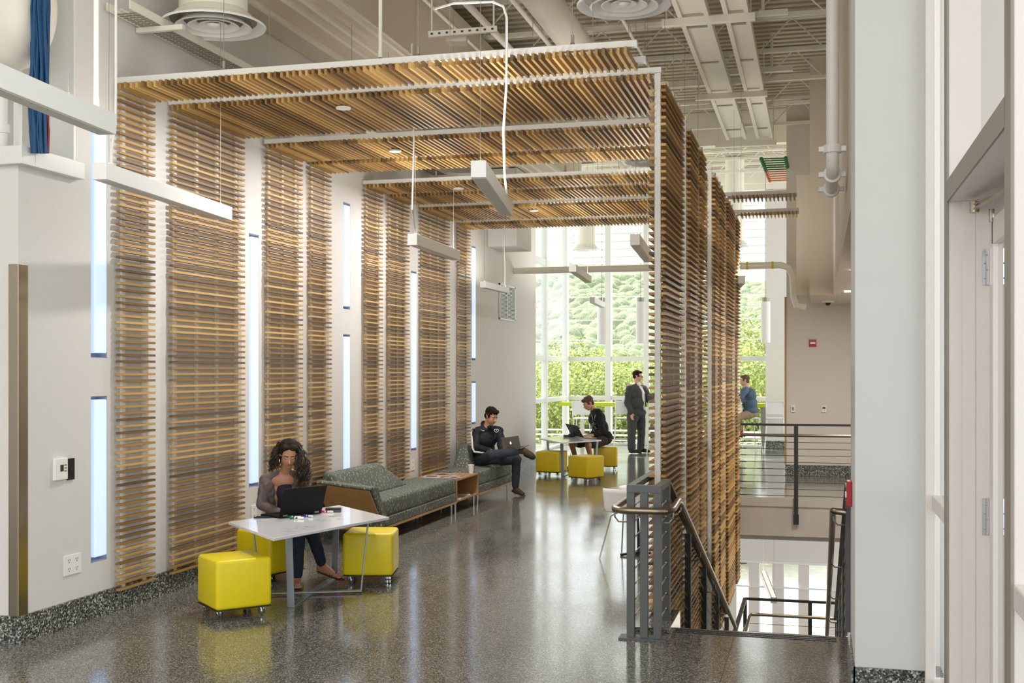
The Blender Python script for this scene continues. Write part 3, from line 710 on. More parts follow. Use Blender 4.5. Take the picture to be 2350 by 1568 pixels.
for x, y, z, sx in ((-1.24, 7.77, .8, -1), (-1.02, 7.78, .8, 1), (-1.02, 8.24, .8, 1), (-1.02, 9.64, .8-1.48*SL+.0, 1), (-1.02, 11.04, .8-2.88*SL, 1), (-1.02, 12.4, .8-4.2*SL, 1)):
    mb.tube([(x, y, z-.02), (x+sx*.06, y, z-.02), (x+sx*.085, y, z+.01), (x+sx*.088, y, z+.055)], .006, 6)
    mb.obj('bracket', 'chrome', g, smooth=True); mb = MB()
# right guard
g = thing('stair_guard', 'steel handrail and grey post guard right of the stairs beside the column', 'railing', (.2, 8.2, 0))
MB().box(.18, .215, 8.2, 8.25, 0, 1.0).obj('post', 'grey_metal', g, bevel=.002)
for k in (1, 2, 3, 4):
    y = 8.24+1.4*k; z = -SL*(y-8.16)
    MB().box(.19, .22, y-.02, y+.02, z-.15, z+1.0).obj('post', 'dark_metal', g)
MB().box(.18, .22, 7.65, 8.27, .99, 1.03).bar((.2, 8.27, 1.01), (.2, 13.9, 1.01-5.63*SL), .05, .02).obj('top_rail', 'grey_metal', g)
mb = MB()
for k in range(8):
    z = .12+k*.108; mb.tube([(.2, 8.24, z), (.2, 13.9, z-5.66*SL)], .004, 5)
mb.obj('cables', 'steel', g)
hr = [(.18, 8.0, .86), (.13, 8.0, .865), (.105, 8.02, .865), (.10, 8.08, .86), (.10, 8.2, .84)]+[(.10, 8.2+.7*k, .84-SL*.7*k) for k in range(1, 9)]
MB().tube(hr, .0225, 14).obj('handrail', 'rail', g, smooth=True)
mb = MB()
for y in (8.24, 9.64, 11.04, 12.4):
    z = .78-SL*(y-8.2); mb.tube([(.19, y, z-.02), (.13, y, z-.02), (.105, y, z+.01), (.1, y, z+.05)], .006, 6)
    mb.obj('bracket', 'chrome', g, smooth=True); mb = MB()
# landing guard
g = thing('landing_guard', 'metal guardrail with cables at the stair landing, backlit by lower windows', 'railing', (0, 16, zl))
yl = YL+1.65; zt = -1.28
MB().bar((-.95, yl, zt), (1.3, yl, zt), .05, .03).bar((-.95, yl, zt), (-.95, YL-.6, zt-.02), .05, .03).obj('top_rail', 'dark_metal', g)
for x in (-.95, -.1): MB().box(x-.025, x+.025, yl-.02, yl+.02, zl, zt).obj('post', 'dark_metal', g)
MB().box(-.97, -.93, YL-.1, YL-.06, zl, zt).obj('post', 'dark_metal', g)
MB().tube([(-.88, YL-.4, zt-.22), (-.88, yl-.2, zt-.2), (-.86, yl-.1, zt-.19), (-.78, yl-.08, zt-.19), (1.3, yl-.08, zt-.19)], .0225, 12).obj('handrail', 'rail', g, smooth=True)
mb = MB()
for k in range(7):
    z = zt-.33-.11*k; mb.tube([(-.95, yl, z), (1.3, yl, z)], .004, 5); mb.tube([(-.95, yl, z), (-.95, YL-.2, z)], .004, 5)
mb.obj('cables', 'steel', g)
# far guard
g = thing('gallery_guard', 'dark steel cable railing along the far edge of the stair opening', 'railing', (-.3, 16.78, 0))
MB().box(-1.15, 1.5, 16.75, 16.79, 1.02, 1.05).obj('top_rail', 'dark_metal', g)
q = PY(1827, 0, 16.77).x
MB().box(q-.028, q+.028, 16.745, 16.795, -.34, 1.03).obj('post', 'dark_metal', g)
MB().box(q-.036, q+.036, 16.74, 16.8, -.36, -.22).obj('post_shoe', 'dark_metal', g)
MB().tube([(-1.15, 16.88, .88), (1.5, 16.88, .88)], .022, 10).obj('handrail', 'rail', g, smooth=True)
mb = MB()
for k in range(9): mb.tube([(-1.15, 16.77, .79-k*.094), (1.5, 16.77, .79-k*.094)], .0045, 5); mb.tube([(-1.12, 16.77, .79-k*.094), (-.98, 16.77, .79-k*.094)], .008, 6)
mb.obj('cables', 'dark_metal', g)
# lower pendant
a_, b_ = J(1752, 1318, 21), J(1776, 1378, 18.5)
t = thing('linear_pendant', 'lit box pendant hanging below floor level in the stair opening', 'pendant light', a_)
MB().bar(a_, b_, .1, .1).obj('housing', 'fix', t)
MB().bar(a_+V((0, 0, .052)), b_+V((0, 0, .052)), .05, .006).obj('lamp_strip', mat('warm_lamp', (255, 220, 150), .5, emit=(255, 205, 130), es=3), t)
MB().tube([a_, a_+V((0, 0, 1.5))], .006, 6).tube([b_, b_+V((0, 0, 1.5))], .003, 6).obj('suspension_wire', 'steel_paint', t)

# ================================================================ FURNITURE
def stool(lab, x, d, ang, m='yellow', top=.43):
    c = J(x, 850, d); c.z = 0; R = rotz(math.radians(ang))
    t = thing('cube_stool', lab, 'stool', c, 'yellow cube stools on clear casters')
    h = .212
    b = MB().box(-h, h, -h, h, .07, top, R, c).obj('cushion_body', m, t, bevel=.028, seg=4)
    for p in b.data.polygons: p.use_smooth = True
    mb = MB()
    mb.box(-h-.001, h+.001, -h-.001, h+.001, .066, .07, R, c); mb.obj('base_board', 'dark_metal', t)
    for i, (sx, sy) in enumerate(((-1, -1), (1, -1), (1, 1), (-1, 1))):
        q = c+R @ V((sx*.165, sy*.165, 0)); a = Matrix.Rotation(1.1*i+ang*.05, 3, 'Z'); off = a @ V((.015, 0, 0))
        ax = a @ V((0, 1, 0)); w0 = q+off; w0.z = .033
        cs_ = MB()
        for s_ in (-1, 1):
            cs_.tube([w0+ax*s_*.006, w0+ax*s_*.018], [.032, .030], 18)
        k = cs_.obj('caster', 'caster', t, smooth=True)
        k2 = MB().tube([q+V((0, 0, .045)), q+V((0, 0, .068))], .009, 8).box(q.x-.018, q.x+.018, q.y-.018, q.y+.018, .060, .067).tube([w0-ax*.022, w0+ax*.022], .007, 8)
        for s_ in (-1, 1): k2.tube([w0+ax*s_*.013-V((0, 0, .0)), w0+ax*s_*.013+V((-.01, 0, .032))], .006, 6)
        k2.obj('caster_fork', 'chrome', k, smooth=True)
    return t
stool('yellow cube stool in front at the left, nearest the camera', 538, 8.62, 48)
stool('yellow cube stool right of the near table beside the sofa', 852, 9.98, 13)
stool('yellow cube stool the seated woman sits on, behind the near table', 622, 10.1, 70)
stool('yellow cube stool left of the far table', 1266, 19.9, -9, 'yellow2', .42)
stool('yellow cube stool in front of the far table, closest to the walkway', 1345, 18.85, 60, 'yellow2', .42)
stool('yellow cube stool under the young man with black sweatshirt', 1390, 21.1, 8, 'yellow2', .42)

def table(lab, P, z, legs, flat):
    c = sum(P, V((0, 0, 0)))/4; c.z = 0
    t = thing('meeting_table', lab, 'table', c)
    MB().prism([(p.x, p.y) for p in P], z-.022, z).obj('table_top', 'white_top', t, bevel=.003)
    for i, (a, b) in enumerate(legs):
        a = V(a); b = V(b); d = (b-a).normalized()
        ta = a-d*.06; tb = b+d*.06; ta.z = tb.z = z-.024
        mb = MB()
        nrm = V((-d.y, d.x, 0))
        mb.bar(ta, a+V((0, 0, .012)), .055, .012, up=d).bar(tb, b+V((0, 0, .012)), .055, .012, up=d)
        mb.bar(a+V((0, 0, .006+.013*i)), b+V((0, 0, .006+.013*i)), .055, .01)
        mb.bar(ta, tb, .05, .008)
        mb.obj('leg_frame', 'leg_metal', t, bevel=.002)
    return t
P = [V((-4.51, 8.33, 0)), V((-3.76, 7.60, 0)), V((-3.39, 8.94, 0)), V((-4.12, 9.62, 0))]
table('white-topped low table on crossed grey flat-bar legs, with the woman and black laptop', P, .60, [(PZ(668, 1394, 0), PZ(768, 1325, 0)), (PZ(828, 1361, 0), PZ(598, 1368, 0))], 1)
P2 = [PZ(1237, 1006, .6), PZ(1289, 1016, .6), PZ(1380, 1010, .6), PZ(1316, 996, .6)]
table('far white table on grey legs where the young man types', P2, .60, [(PZ(1291, 1094, 0), PZ(1352, 1070, 0)), (PZ(1262, 1078, 0), PZ(1365, 1086, 0))], 1)
# writing on near whiteboard table (faint marker scribbles)
mb = MB()
rs = random.Random(3)
for cxp, cyp, n_, sc in ((690, 1212, 16, 34), (735, 1196, 10, 18), (765, 1188, 8, 14), (660, 1218, 8, 16)):
    for k in range(n_):
        x = cxp+rs.uniform(-sc, sc); y = cyp+rs.uniform(-4, 4)
        pts = [PZ(x+j*3, y-j*.4+rs.uniform(-1, 1), .6006) for j in range(4)]
        for a, b in zip(pts, pts[1:]): mb.bar(a, b, .003, .0004)
bpy_t = [o for o in COL.objects if o.name == 'meeting_table'][0]
mb.obj('marker_scribble', mat('marker_ink', (120, 124, 122), .6), bpy_t)

def laptop(lab, A, B, z, toward, L, tilt, mlid, lab_logo=False, base_m=None, zb=None):
    """A,B hinge ends; toward = horizontal vector from hinge to the lid's leaning side"""
    A = V(A); B = V(B); d = (B-A).normalized(); n = V(toward); n.z = 0; n -= d*n.dot(d); n.normalize()
    t = thing('laptop', lab, 'laptop', (A+B)/2)
    up = V((0, 0, 1)); lt = n*math.sin(tilt)+up*math.cos(tilt)
    th = n*math.cos(tilt)-up*math.sin(tilt)
    MB().extr([A, B, B-n*L*1.02, A-n*L*1.02], up*.016).obj('base', base_m or mlid, t, bevel=.003)
    A2 = A+up*.016; B2 = B+up*.016
    w_ = (B-A).length
    kb = MB()
    for i in range(12):
        for j in range(5):
            o_ = A2+d*(w_*(.06+.075*i))-n*L*(.14+.1*j)+up*.0005
            kb.extr([o_, o_+d*w_*.06, o_+d*w_*.06-n*L*.08, o_-n*L*.08], up*.0015)
    kb.obj('keyboard', 'black', t)
    lid = MB().extr([A2, B2, B2+lt*L, A2+lt*L], -th*.007).obj('lid', mlid, t, bevel=.002)
    q = lambda u_, v_, e: A2+d*w_*u_+lt*L*v_+th*e
    MB().add([q(.04, .06, -.0076), q(.96, .06, -.0076), q(.96, .95, -.0076), q(.04, .95, -.0076)], [(0, 1, 2, 3)]).obj('screen', mat('screen_dark', (30, 36, 44), .15), t)
    hg = MB()
    for u_ in (.08, .82): hg.bar(A2+d*w_*u_, A2+d*w_*(u_+.1), .014, .012)
    hg.obj('hinge', 'silver', t)
    if lab_logo:
        pts = []
        prof = [(0, .85), (.25, .95), (.5, .85), (.62, .6), (.5, .3), (.55, 0), (.8, -.3), (.55, -.8), (.3, -.98), (0, -.88), (-.3, -.98), (-.6, -.75), (-.85, -.1), (-.8, .5), (-.5, .88), (-.25, .93)]
        s_ = L*.10
        mid = q(.5, .5, .001)
        MB().extr([mid+d*px_*s_*.9+lt*py_*s_ for px_, py_ in prof], th*.0006).extr([mid+d*a_*s_+lt*b_*s_ for a_, b_ in ((0, 1.05), (.3, 1.25), (.35, 1.6), (.05, 1.4))], th*.0006).obj('lid_emblem', mat('logo_white', (240, 242, 244), .4, emit=(255, 255, 255), es=.5), t)
    return t, q
TC = V((cs, -cc, 0))   # horizontally towards the camera
IR = V((cc, cs, 0))    # image right
laptop('open black laptop on the near table, lid back facing the camera', PZ(641, 1190, .602), PZ(738, 1178, .602), .602, TC, .235, .32, 'blackm')
laptop('open silver laptop with a fruit emblem on the lap of the man on the sofa', J(1155, 1036, 16.3), J(1195, 1031, 16.1), .66, TC+IR*.3, .19, .30, 'silver', True, 'silver')
laptop('open dark laptop in front of the young man at the far table', PZ(1311, 1001, .602), PZ(1339, 1007, .602), .602, -IR, .24, .5, 'blackm', False, 'silver')

# things on the near table
def marker(lab, x, y, ang, m):
    p = PZ(x, y, .602)+V((0, 0, .009)); d = V((math.cos(ang), math.sin(ang), 0))
    t = thing('marker_pen', lab, 'marker', p)
    MB().tube([p-d*.06, p+d*.02], .008, 10).obj('barrel', 'paper', t, smooth=True)
    MB().tube([p-d*.066, p-d*.03], .0088, 10).tube([p-d*.02, p-d*.004], .0083, 10).obj('coloured_cap', m, t, smooth=True)
    MB().tube([p+d*.02, p+d*.045], .0092, 10).obj('cap', 'paper', t, smooth=True)
gm = mat('marker_green', (20, 110, 60), .4); bm_ = mat('marker_blue', (30, 60, 170), .4); rm = mat('marker_red', (190, 20, 50), .4)
marker('green marker pen lying before the black laptop', 678, 1189, .05, gm)
marker('second green marker with white cap beside the green one', 684, 1192, .25, gm)
marker('blue marker pen right of the green ones', 709, 1187, .0-.5, bm_)
marker('red marker pen lying next to the black eraser', 753, 1177, -.02, rm)
q = PZ(765, 1175, .602)
t = thing('board_eraser', 'black whiteboard eraser beyond the red marker', 'eraser', q)
MB().box(-.065, .065, -.028, .028, .002, .02, rotz(.3), V((q.x, q.y, .60))).obj('felt', mat('felt', (90, 92, 94), .9), t)
MB().box(-.066, .066, -.029, .029, .02, .036, rotz(.3), V((q.x, q.y, .60))).obj('handle', 'black', t, bevel=.006)
q = PZ(603, 1188, .602)
t = thing('smartphone', 'black phone lying flat at the left end of the near table', 'phone', q)
MB().box(-.07, .07, -.036, .036, 0, .009, rotz(.35), q).obj('body', 'black', t, bevel=.004)
MB().box(-.062, .062, -.031, .031, .009, .0096, rotz(.35), q).obj('glass_face', mat('phone_glass', (30, 34, 44), .05), t)
q = PZ(1301, 1003, .602)
t = thing('board_eraser', 'small dark eraser left of the laptop on the far table', 'eraser', q)
MB().box(-.06, .06, -.03, .03, 0, .035, rotz(.1), q).obj('body', 'black', t, bevel=.005)
q = PZ(1318, 1004, .602)
t = thing('pencil_case', 'black pouch behind the young man laptop', 'pouch', q+V((-.05, .2, 0)))
MB().box(-.11, .11, -.05, .05, 0, .05, rotz(.2), q+V((-.05, .25, 0))).obj('pouch', 'black', t, bevel=.015)

# sofa set
XF, XBk = -4.39, -4.96
def seat(lab, y0, y1, by0, by1, btop, arm):
    t = thing('bench_sofa', lab, 'sofa', (-4.67, (y0+y1)/2, 0))
    o = MB().box(XBk, XF, y0, y1, .25, .445).obj('seat_cushion', 'sofa', t, bevel=.035, seg=4)
    for p in o.data.polygons: p.use_smooth = True
    MB().box(XBk, XF+.006, y0+.002, y1-.002, .155, .255).obj('seat_base', 'sofa', t, bevel=.01)
    MB().box(XBk, XF+.01, y0, y1, .13, .155).obj('plinth_board', 'ply', t)
    yb0, yb1, yt0, yt1 = by0, by1, *btop
    mb = MB()
    za, zb_ = .43, .74
    mb.add([(XBk, yb0, za), (XBk, yb1, za), (XBk, yt1, zb_), (XBk, yt0, zb_), (-4.70, yb0, za), (-4.70, yb1, za), (-4.84, yt1, zb_), (-4.84, yt0, zb_)],
           [(0, 1, 2, 3), (7, 6, 5, 4), (0, 4, 5, 1), (3, 2, 6, 7), (0, 3, 7, 4), (1, 5, 6, 2)])
    o = mb.obj('backrest', 'sofa', t, bevel=.045, seg=4)
    for p in o.data.polygons: p.use_smooth = True
    for x in (XF-.05, XBk+.06):
        for y in (y0+.08+(.35 if arm else 0), y1-.06):
            MB().tube([(x, y, 0), (x, y, .13)], .014, 12).obj('leg', 'chrome', t, smooth=True)
    if arm:
        sl_ = [(-.0, .60, 10.98), (0, .14, 11.38)]
        mb = MB().add([(XBk, 11.0, .64), (XF-.02, 11.05, .575), (XF, 11.42, .14), (XBk, 11.42, .14), (XBk, 11.03, .64), (XF-.02, 11.08, .575), (XF, 11.45, .14), (XBk, 11.45, .14)],
                      [(0, 1, 2, 3), (7, 6, 5, 4), (0, 4, 5, 1), (1, 5, 6, 2), (2, 6, 7, 3), (3, 7, 4, 0)])
        mb.obj('arm_panel', 'ply', t, label='oak arm side panel')
        mb = MB().add([(XBk, 11.0, .665), (XF, 11.05, .60), (XF+.01, 11.42, .16), (XBk, 11.42, .16), (XBk, 11.16, .665), (XF, 11.22, .60), (XF+.01, 11.56, .16), (XBk, 11.56, .16)],
                      [(0, 1, 2, 3), (7, 6, 5, 4), (0, 4, 5, 1), (1, 5, 6, 2), (2, 6, 7, 3), (3, 7, 4, 0)])
        for i_, vv in enumerate(mb.v): mb.v[i_] = (vv[0], vv[1]+.032, vv[2])
        mb.obj('arm_pad', 'sofa', t, bevel=.015)
        MB().add([(XBk, 10.985, .645), (XF, 11.035, .58), (XF, 11.2, .58), (XBk, 11.15, .645), (XBk, 10.985, .67), (XF, 11.035, .605), (XF, 11.2, .605), (XBk, 11.15, .67)],
                 [(3, 2, 1, 0), (4, 5, 6, 7), (0, 1, 5, 4), (1, 2, 6, 5), (2, 3, 7, 6), (3, 0, 4, 7)]).obj('arm_cap', 'sofa', t, bevel=.008)
    return t
seat('near bench sofa in patterned grey-green fabric with an oak arm panel', 11.35, 13.95, 11.2, 13.1, (11.1, 12.5), True)
seat('far bench sofa in the same patterned fabric where the man sits', 14.96, 16.68, 15.55, 16.68, (15.85, 16.66), False)
t = thing('bookcase_table', 'low oak open box table between the two bench sofas, magazines on top', 'table', (-4.67, 14.45, 0))
MB().box(XBk, XF, 13.97, 14.94, .405, .425).obj('table_top', 'ply', t)
for yy in (13.97, 14.92): MB().box(XBk, XF, yy, yy+.02, .16, .405).obj('side_panel', 'ply', t)
MB().box(XBk, XF, 13.97, 14.94, .14, .16).obj('lower_shelf', 'ply', t)
MB().box(XBk, XBk+.015, 13.99, 14.92, .16, .405).obj('back_panel', 'ply', t)
for x in (XF-.05, XBk+.06):
    for y in (14.05, 14.87): MB().tube([(x, y, 0), (x, y, .14)], .014, 12).obj('leg', 'chrome', t, smooth=True)
def magazine(lab, x, y, z, a, cols, w_=.21, l=.28, grp=None):
    t = thing('magazine', lab, 'magazine', (x, y, z), grp); R = rotz(a); T = V((x, y, z))
    MB().box(-w_/2, w_/2, -l/2, l/2, 0, .006, R, T).obj('pages', 'paper', t)
    mb = MB().box(-w_/2+.004, w_/2, -l/2+.004, l/2-.004, .006, .0068, R, T); mb.obj('cover', cols[0], t)
    MB().box(-w_*.35, w_*.3, -l*.1, l*.35, .0068, .0072, R, T).obj('cover_picture', cols[1], t)
mp = mat('cover_purple', (74, 58, 110), .3); mo = mat('cover_tan', (190, 140, 90), .3); mw = mat('cover_light', (216, 208, 206), .3); mr = mat('cover_maroon', (110, 50, 60), .3)
magazine('magazine with pale cover at the back of the bookcase top', -4.8, 14.2, .4255, .2, (mw, mp))
magazine('purple magazine left of the white cup, front of the bookcase top', -4.53, 14.3, .4255, -.15, (mp, mw))
magazine('tan magazine in the middle of the bookcase top', -4.74, 14.55, .4255, 1.2, (mo, mp))
magazine('maroon magazine at the near corner of the bookcase top', -4.52, 14.08, .434, 1.5, (mr, mw), .18, .22)
magazine('magazine beside the far sofa end of the bookcase top', -4.82, 14.82, .4255, 1.5, (mp, mo), .18, .24)
magazine('open pale magazine on the lower shelf of the bookcase, left', -4.52, 14.2, .1605, .3, (mw, mp))
magazine('dark magazine on the lower shelf of the bookcase, right', -4.50, 14.6, .1605, -.2, (mr, mw))
magazine('magazine stacked on the dark one on the lower shelf', -4.53, 14.64, .1685, .35, (mw, mo))
q = PZ(1081, 1087, .427)
t = thing('paper_cup', 'white paper cup standing on the bookcase top near the far sofa', 'cup', q)
MB().lathe([(0, 0), (.028, 0), (.042, .112), (.045, .114), (.042, .117), (.039, .112), (.027, .005), (0, .005)], q, 24).obj('cup_body', 'paper', t, smooth=True)

# shell chair and cafe table left of the stair guard
t = thing('shell_chair', 'white shell chair on thin chrome legs behind the stair guard posts', 'chair', (-1.75, 11.0, 0))
c = V((-1.74, 11.15, 0)); AX = -(TC*.85-IR*.5).normalized(); AW = V((-AX.y, AX.x, 0))
nu, nv = 14, 14; vs = []
for j in range(nv+1):
    v_ = j/nv
    for i in range(nu+1):
        u_ = i/nu*2-1
        wv = .22 if v_ < .5 else .22-.02*(v_-.5)*2
        # side curve: back on the image-left (-x), seat to +x
        if v_ < .5: px_, pz = .22-.36*(v_/.5), .44+.03*(u_*u_)+.015*math.cos(v_*6)
        elif v_ < .65: k = (v_-.5)/.15; px_, pz = -.14-.05*math.sin(k*PI/2), .44+.05*(1-math.cos(k*PI/2))
        else: k = (v_-.65)/.35; px_, pz = -.19-.06*k, .49+.18*k
        pz += .04*u_*u_ if v_ < .5 else 0; px_ += .05*u_*u_ if v_ >= .5 else 0
        vs.append(c+AX*px_+AW*u_*wv+V((0, 0, pz)))
me = MB().add(vs, [(j*(nu+1)+i, j*(nu+1)+i+1, (j+1)*(nu+1)+i+1, (j+1)*(nu+1)+i) for j in range(nv) for i in range(nu)])
o = me.obj('shell', 'fix', t, smooth=True); sm = o.modifiers.new('th', 'SOLIDIFY'); sm.thickness = .012
for sx, sy in ((-1, -1), (-1, 1), (1, -1), (1, 1)):
    MB().tube([c+AX*sx*.09+AW*sy*.1+V((0, 0, .43)), c+AX*sx*.14+AW*sy*.15+V((0, 0, .40)), c+AX*sx*.25+AW*sy*.22], .007, 8).obj('leg', 'chrome', t, smooth=True)
t = thing('cafe_table', 'small round white table seen between the stair guard posts', 'table', (-1.45, 10.4, 0))
q = J(1468, 850, 11.3); q.z = 0
MB().cyl(q+V((0, 0, .65)), .2, .02, 32).obj('table_top', 'fix', t)
MB().cyl(q+V((0, 0, .02)), .025, .63, 12).obj('pedestal', 'black', t, smooth=True)
mb = MB()
for k in range(4):
    a = k*PI/2+.4; mb.bar(q+V((0, 0, .03)), q+V((.19*math.cos(a), .19*math.sin(a), .012)), .04, .02)
mb.obj('base_feet', 'black', t)

# counter and bar stools
t = thing('window_counter', 'long lime green standing counter along the tall windows', 'counter', (-3, 26.5, 0))
MB().box(XL+.12, -.62, 26.3, 26.9, .975, 1.06).obj('counter_top', 'lime', t, bevel=.006)
for x in (-5.3, -3.2): MB().box(x-.04, x+.04, 26.55, 26.63, 0, .975).obj('leg', 'lens', t)
q = PY(1752, 0, 26.4).x
MB().box(q-.05, q+.05, 26.35, 26.43, 0, .975).obj('leg', 'galv', t)
def barstool(lab, x, d, ang):
    c = J(x, 850, d); c.z = 0; R = rotz(ang)
    t = thing('bar_stool', lab, 'bar stool', c, 'white bar stools at the lime counter')
    MB().box(-.2, .2, -.19, .19, .745, .77, R, c).obj('seat', 'fix', t, bevel=.012)
    mb = MB()
    for sx in (-1, 1): mb.tube([c+R @ V((sx*.18, -.2, .76)), c+R @ V((sx*.19, -.25, 1.13))], .012, 6)
    mb.tube([c+R @ V((-.19, -.25, 1.13)), c+R @ V((.19, -.25, 1.13))], .012, 6).obj('back_frame', 'fix', t, smooth=True)
    MB().box(-.18, .18, -.235, -.23, .85, 1.12, R, c).obj('back_panel', 'fix', t)
    for sx, sy in ((-1, -1), (-1, 1), (1, -1), (1, 1)):
        MB().tube([c+R @ V((sx*.17, sy*.16, .75)), c+R @ V((sx*.23, sy*.23, 0))], .011, 6).obj('leg', 'fix', t, smooth=True)
    p = [c+R @ V((sx*.2, sy*.2, .3)) for sx, sy in ((-1, -1), (1, -1), (1, 1), (-1, 1), (-1, -1))]
    MB().tube(p, .009, 6).obj('footrest', 'fix', t)
barstool('white bar stool partly hidden behind the young man', 1338, 25.2, 0)
barstool('white bar stool just left of the man in the suit', 1432, 25.3, .2)
barstool('white bar stool behind the nearest slatted screen', 1510, 25.2, .1)
barstool('white bar stool under the man in the blue shirt', 1719, 25.4, -1.2)
barstool('empty white bar stool before the wide window pillar', 1779, 25.3, .0)

# ================================================================ PEOPLE
def basis(f_, u_):
    f_ = V(f_).normalized(); u_ = V(u_); u_ = (u_-f_*u_.dot(f_)).normalized(); r_ = f_.cross(u_).normalized()
    return Matrix((r_, f_, u_)).transposed()
def D(a, b, c): return IR*a+TC*b+V((0, 0, c))
TMP = bpy.data.scenes.new('modelling')
class Blob:
    def __init__(s): s.mb = MB()
    def ell(s, c, r, B=None, n=20, m=14):
        t = MB().sphere((0, 0, 0), tuple(r), n, m); c = V(c)
        s.mb.add([((B @ V(p)) if B is not None else V(p))+c for p in t.v], t.f); return s
    def cap(s, a, b, ra, rb, flat=None, k=1, n=16):
        a = V(a); b = V(b); d = b-a; L = d.length
        if L < 1e-5: return s.ell(a, (ra,)*3)
        d /= L; t = V((0, 0, 1)) if abs(d.z) < .9 else V((1, 0, 0)); x = d.cross(t).normalized(); y = x.cross(d)
        rings = []
        for j in range(0, 6): q = -PI/2+j*PI/10; rings.append((a+d*ra*math.sin(q), max(ra*math.cos(q), 1e-4)))
        for j in range(0, 6): q = j*PI/10; rings.append((b+d*rb*math.sin(q), max(rb*math.cos(q), 1e-4)))
        fl = V(flat).normalized() if flat is not None else None
        vs = []
        for c, r in rings:
            for i in range(n):
                o = x*math.cos(2*PI*i/n)*r+y*math.sin(2*PI*i/n)*r
                if fl is not None: o += fl*(o.dot(fl)*(k-1))
                vs.append(c+o)
        fs = [(i*n+j, i*n+(j+1) % n, (i+1)*n+(j+1) % n, (i+1)*n+j) for i in range(len(rings)-1) for j in range(n)]
        fs += [tuple(range(n))[::-1], tuple(range((len(rings)-1)*n, len(rings)*n))]
        s.mb.add(vs, fs); return s
    def build(s, name, m, parent, voxel=.008, smooth=4, wob=0, ws=12, label=None):
        base = parent_world(parent); me0 = bpy.data.meshes.new('tmp')
        me0.from_pydata([tuple(V(p)-base) for p in s.mb.v], [], s.mb.f); o = bpy.data.objects.new('tmp', me0)
        me0.materials.append(M[m] if isinstance(m, str) else m); TMP.collection.objects.link(o)
        r = o.modifiers.new('r', 'REMESH'); r.mode = 'VOXEL'; r.voxel_size = voxel
        sm = o.modifiers.new('s', 'SMOOTH'); sm.factor = .5; sm.iterations = smooth
        vl = TMP.view_layers[0]; vl.update()
        me = bpy.data.meshes.new_from_object(o.evaluated_get(vl.depsgraph))
        old = o.data; bpy.data.objects.remove(o); bpy.data.meshes.remove(old)
        me.name = name; o = bpy.data.objects.new(name, me); COL.objects.link(o); o.parent = parent
        if wob:
            nr = [v_.normal.copy() for v_ in me.vertices]; cv = []
            for v_, n_ in zip(me.vertices, nr):
                p = v_.co+base; cv += list(v_.co+n_*wob*(noise.noise(p*ws)+.5*noise.noise(p*ws*2.3)))
            me.vertices.foreach_set('co', cv); me.update()
        for p in me.polygons: p.use_smooth = True
        if label: o['label'] = label
        return o
def head(bl, t, c, f_, u_, H, neck, skin, brow_m, neck_r=.05, eyes='down', lips=(150, 84, 76), female=False):
    c = V(c); B = basis(f_, u_); r_, f_, u_ = B.col[0], B.col[1], B.col[2]
    P = lambda a, b, e: c+r_*a*H+f_*b*H+u_*e*H
    bl.ell(P(0, -.07, .13), (.315*H, .39*H, .37*H), B)
    bl.ell(P(0, .08, -.12), (.255*H, .29*H, .34*H), B)
    bl.ell(P(0, .19, -.37), (.12*H, .12*H, .09*H), B)
    bl.cap(P(-.2, -.02, -.24), P(-.07, .16, -.38), .07*H, .06*H).cap(P(.2, -.02, -.24), P(.07, .16, -.38), .07*H, .06*H)
    bl.cap(P(0, .355, .05), P(0, .445, -.10), .03*H, .05*H).ell(P(.045, .40, -.12), (.035*H,)*3).ell(P(-.045, .40, -.12), (.035*H,)*3)
    bl.cap(P(-.15, .28, .10), P(.15, .28, .10), .055*H, .055*H)
    bl.ell(P(.15, .23, -.10), (.08*H, .07*H, .08*H)).ell(P(-.15, .23, -.10), (.08*H, .07*H, .08*H))
    bl.ell(P(0, .335, -.215), (.085*H, .045*H, .03*H), B).ell(P(0, .325, -.255), (.07*H, .045*H, .03*H), B)
    for s_ in (-1, 1): bl.ell(P(.315*s_, -.04, -.03), (.03*H, .06*H, .10*H), B)
    bl.cap(P(0, -.1, -.22), neck, neck_r, neck_r*1.15)
    mb = MB(); mk = MB(); ir = MB(); br = MB(); lp_ = MB()
    for s_ in (-1, 1):
        e = P(.115*s_, .295, .025)
        mb.sphere(e, .045*H, 12, 8); ir.sphere(e+f_*.026*H-u_*.012*H, .024*H, 8, 6)
        lid = [P((.115+k*.05)*s_, .338-abs(k)*.03, .035-abs(k)*.018 if eyes != 'down' else .008-abs(k)*.004) for k in (-1, -.5, 0, .5, 1)]
        br.tube(lid, .009*H, 5)
        if eyes == 'down': bl.ell(P(.115*s_, .298, .035), (.055*H, .045*H, .035*H), B)
        br.tube([P(.05*s_, .345, .10), P(.115*s_, .35, .125), P(.19*s_, .30, .105)], [.014*H, .016*H, .008*H], 6)
    lp_.tube([P(-.08, .335, -.225), P(-.03, .375, -.213), P(0, .378, -.218), P(.03, .375, -.213), P(.08, .335, -.225)], [.008*H, .02*H, .018*H, .02*H, .008*H], 6)
    lp_.tube([P(-.07, .335, -.238), P(0, .372, -.252), P(.07, .335, -.238)], [.008*H, .024*H, .008*H], 6)
    mb.obj('eyeball', 'paper', t, smooth=True); ir.obj('iris', 'black', t, smooth=True)
    br.obj('brows_and_lashes', brow_m, t, smooth=True); lp_.obj('lips', mat('lips', lips, .5), t, smooth=True)
    return P, B
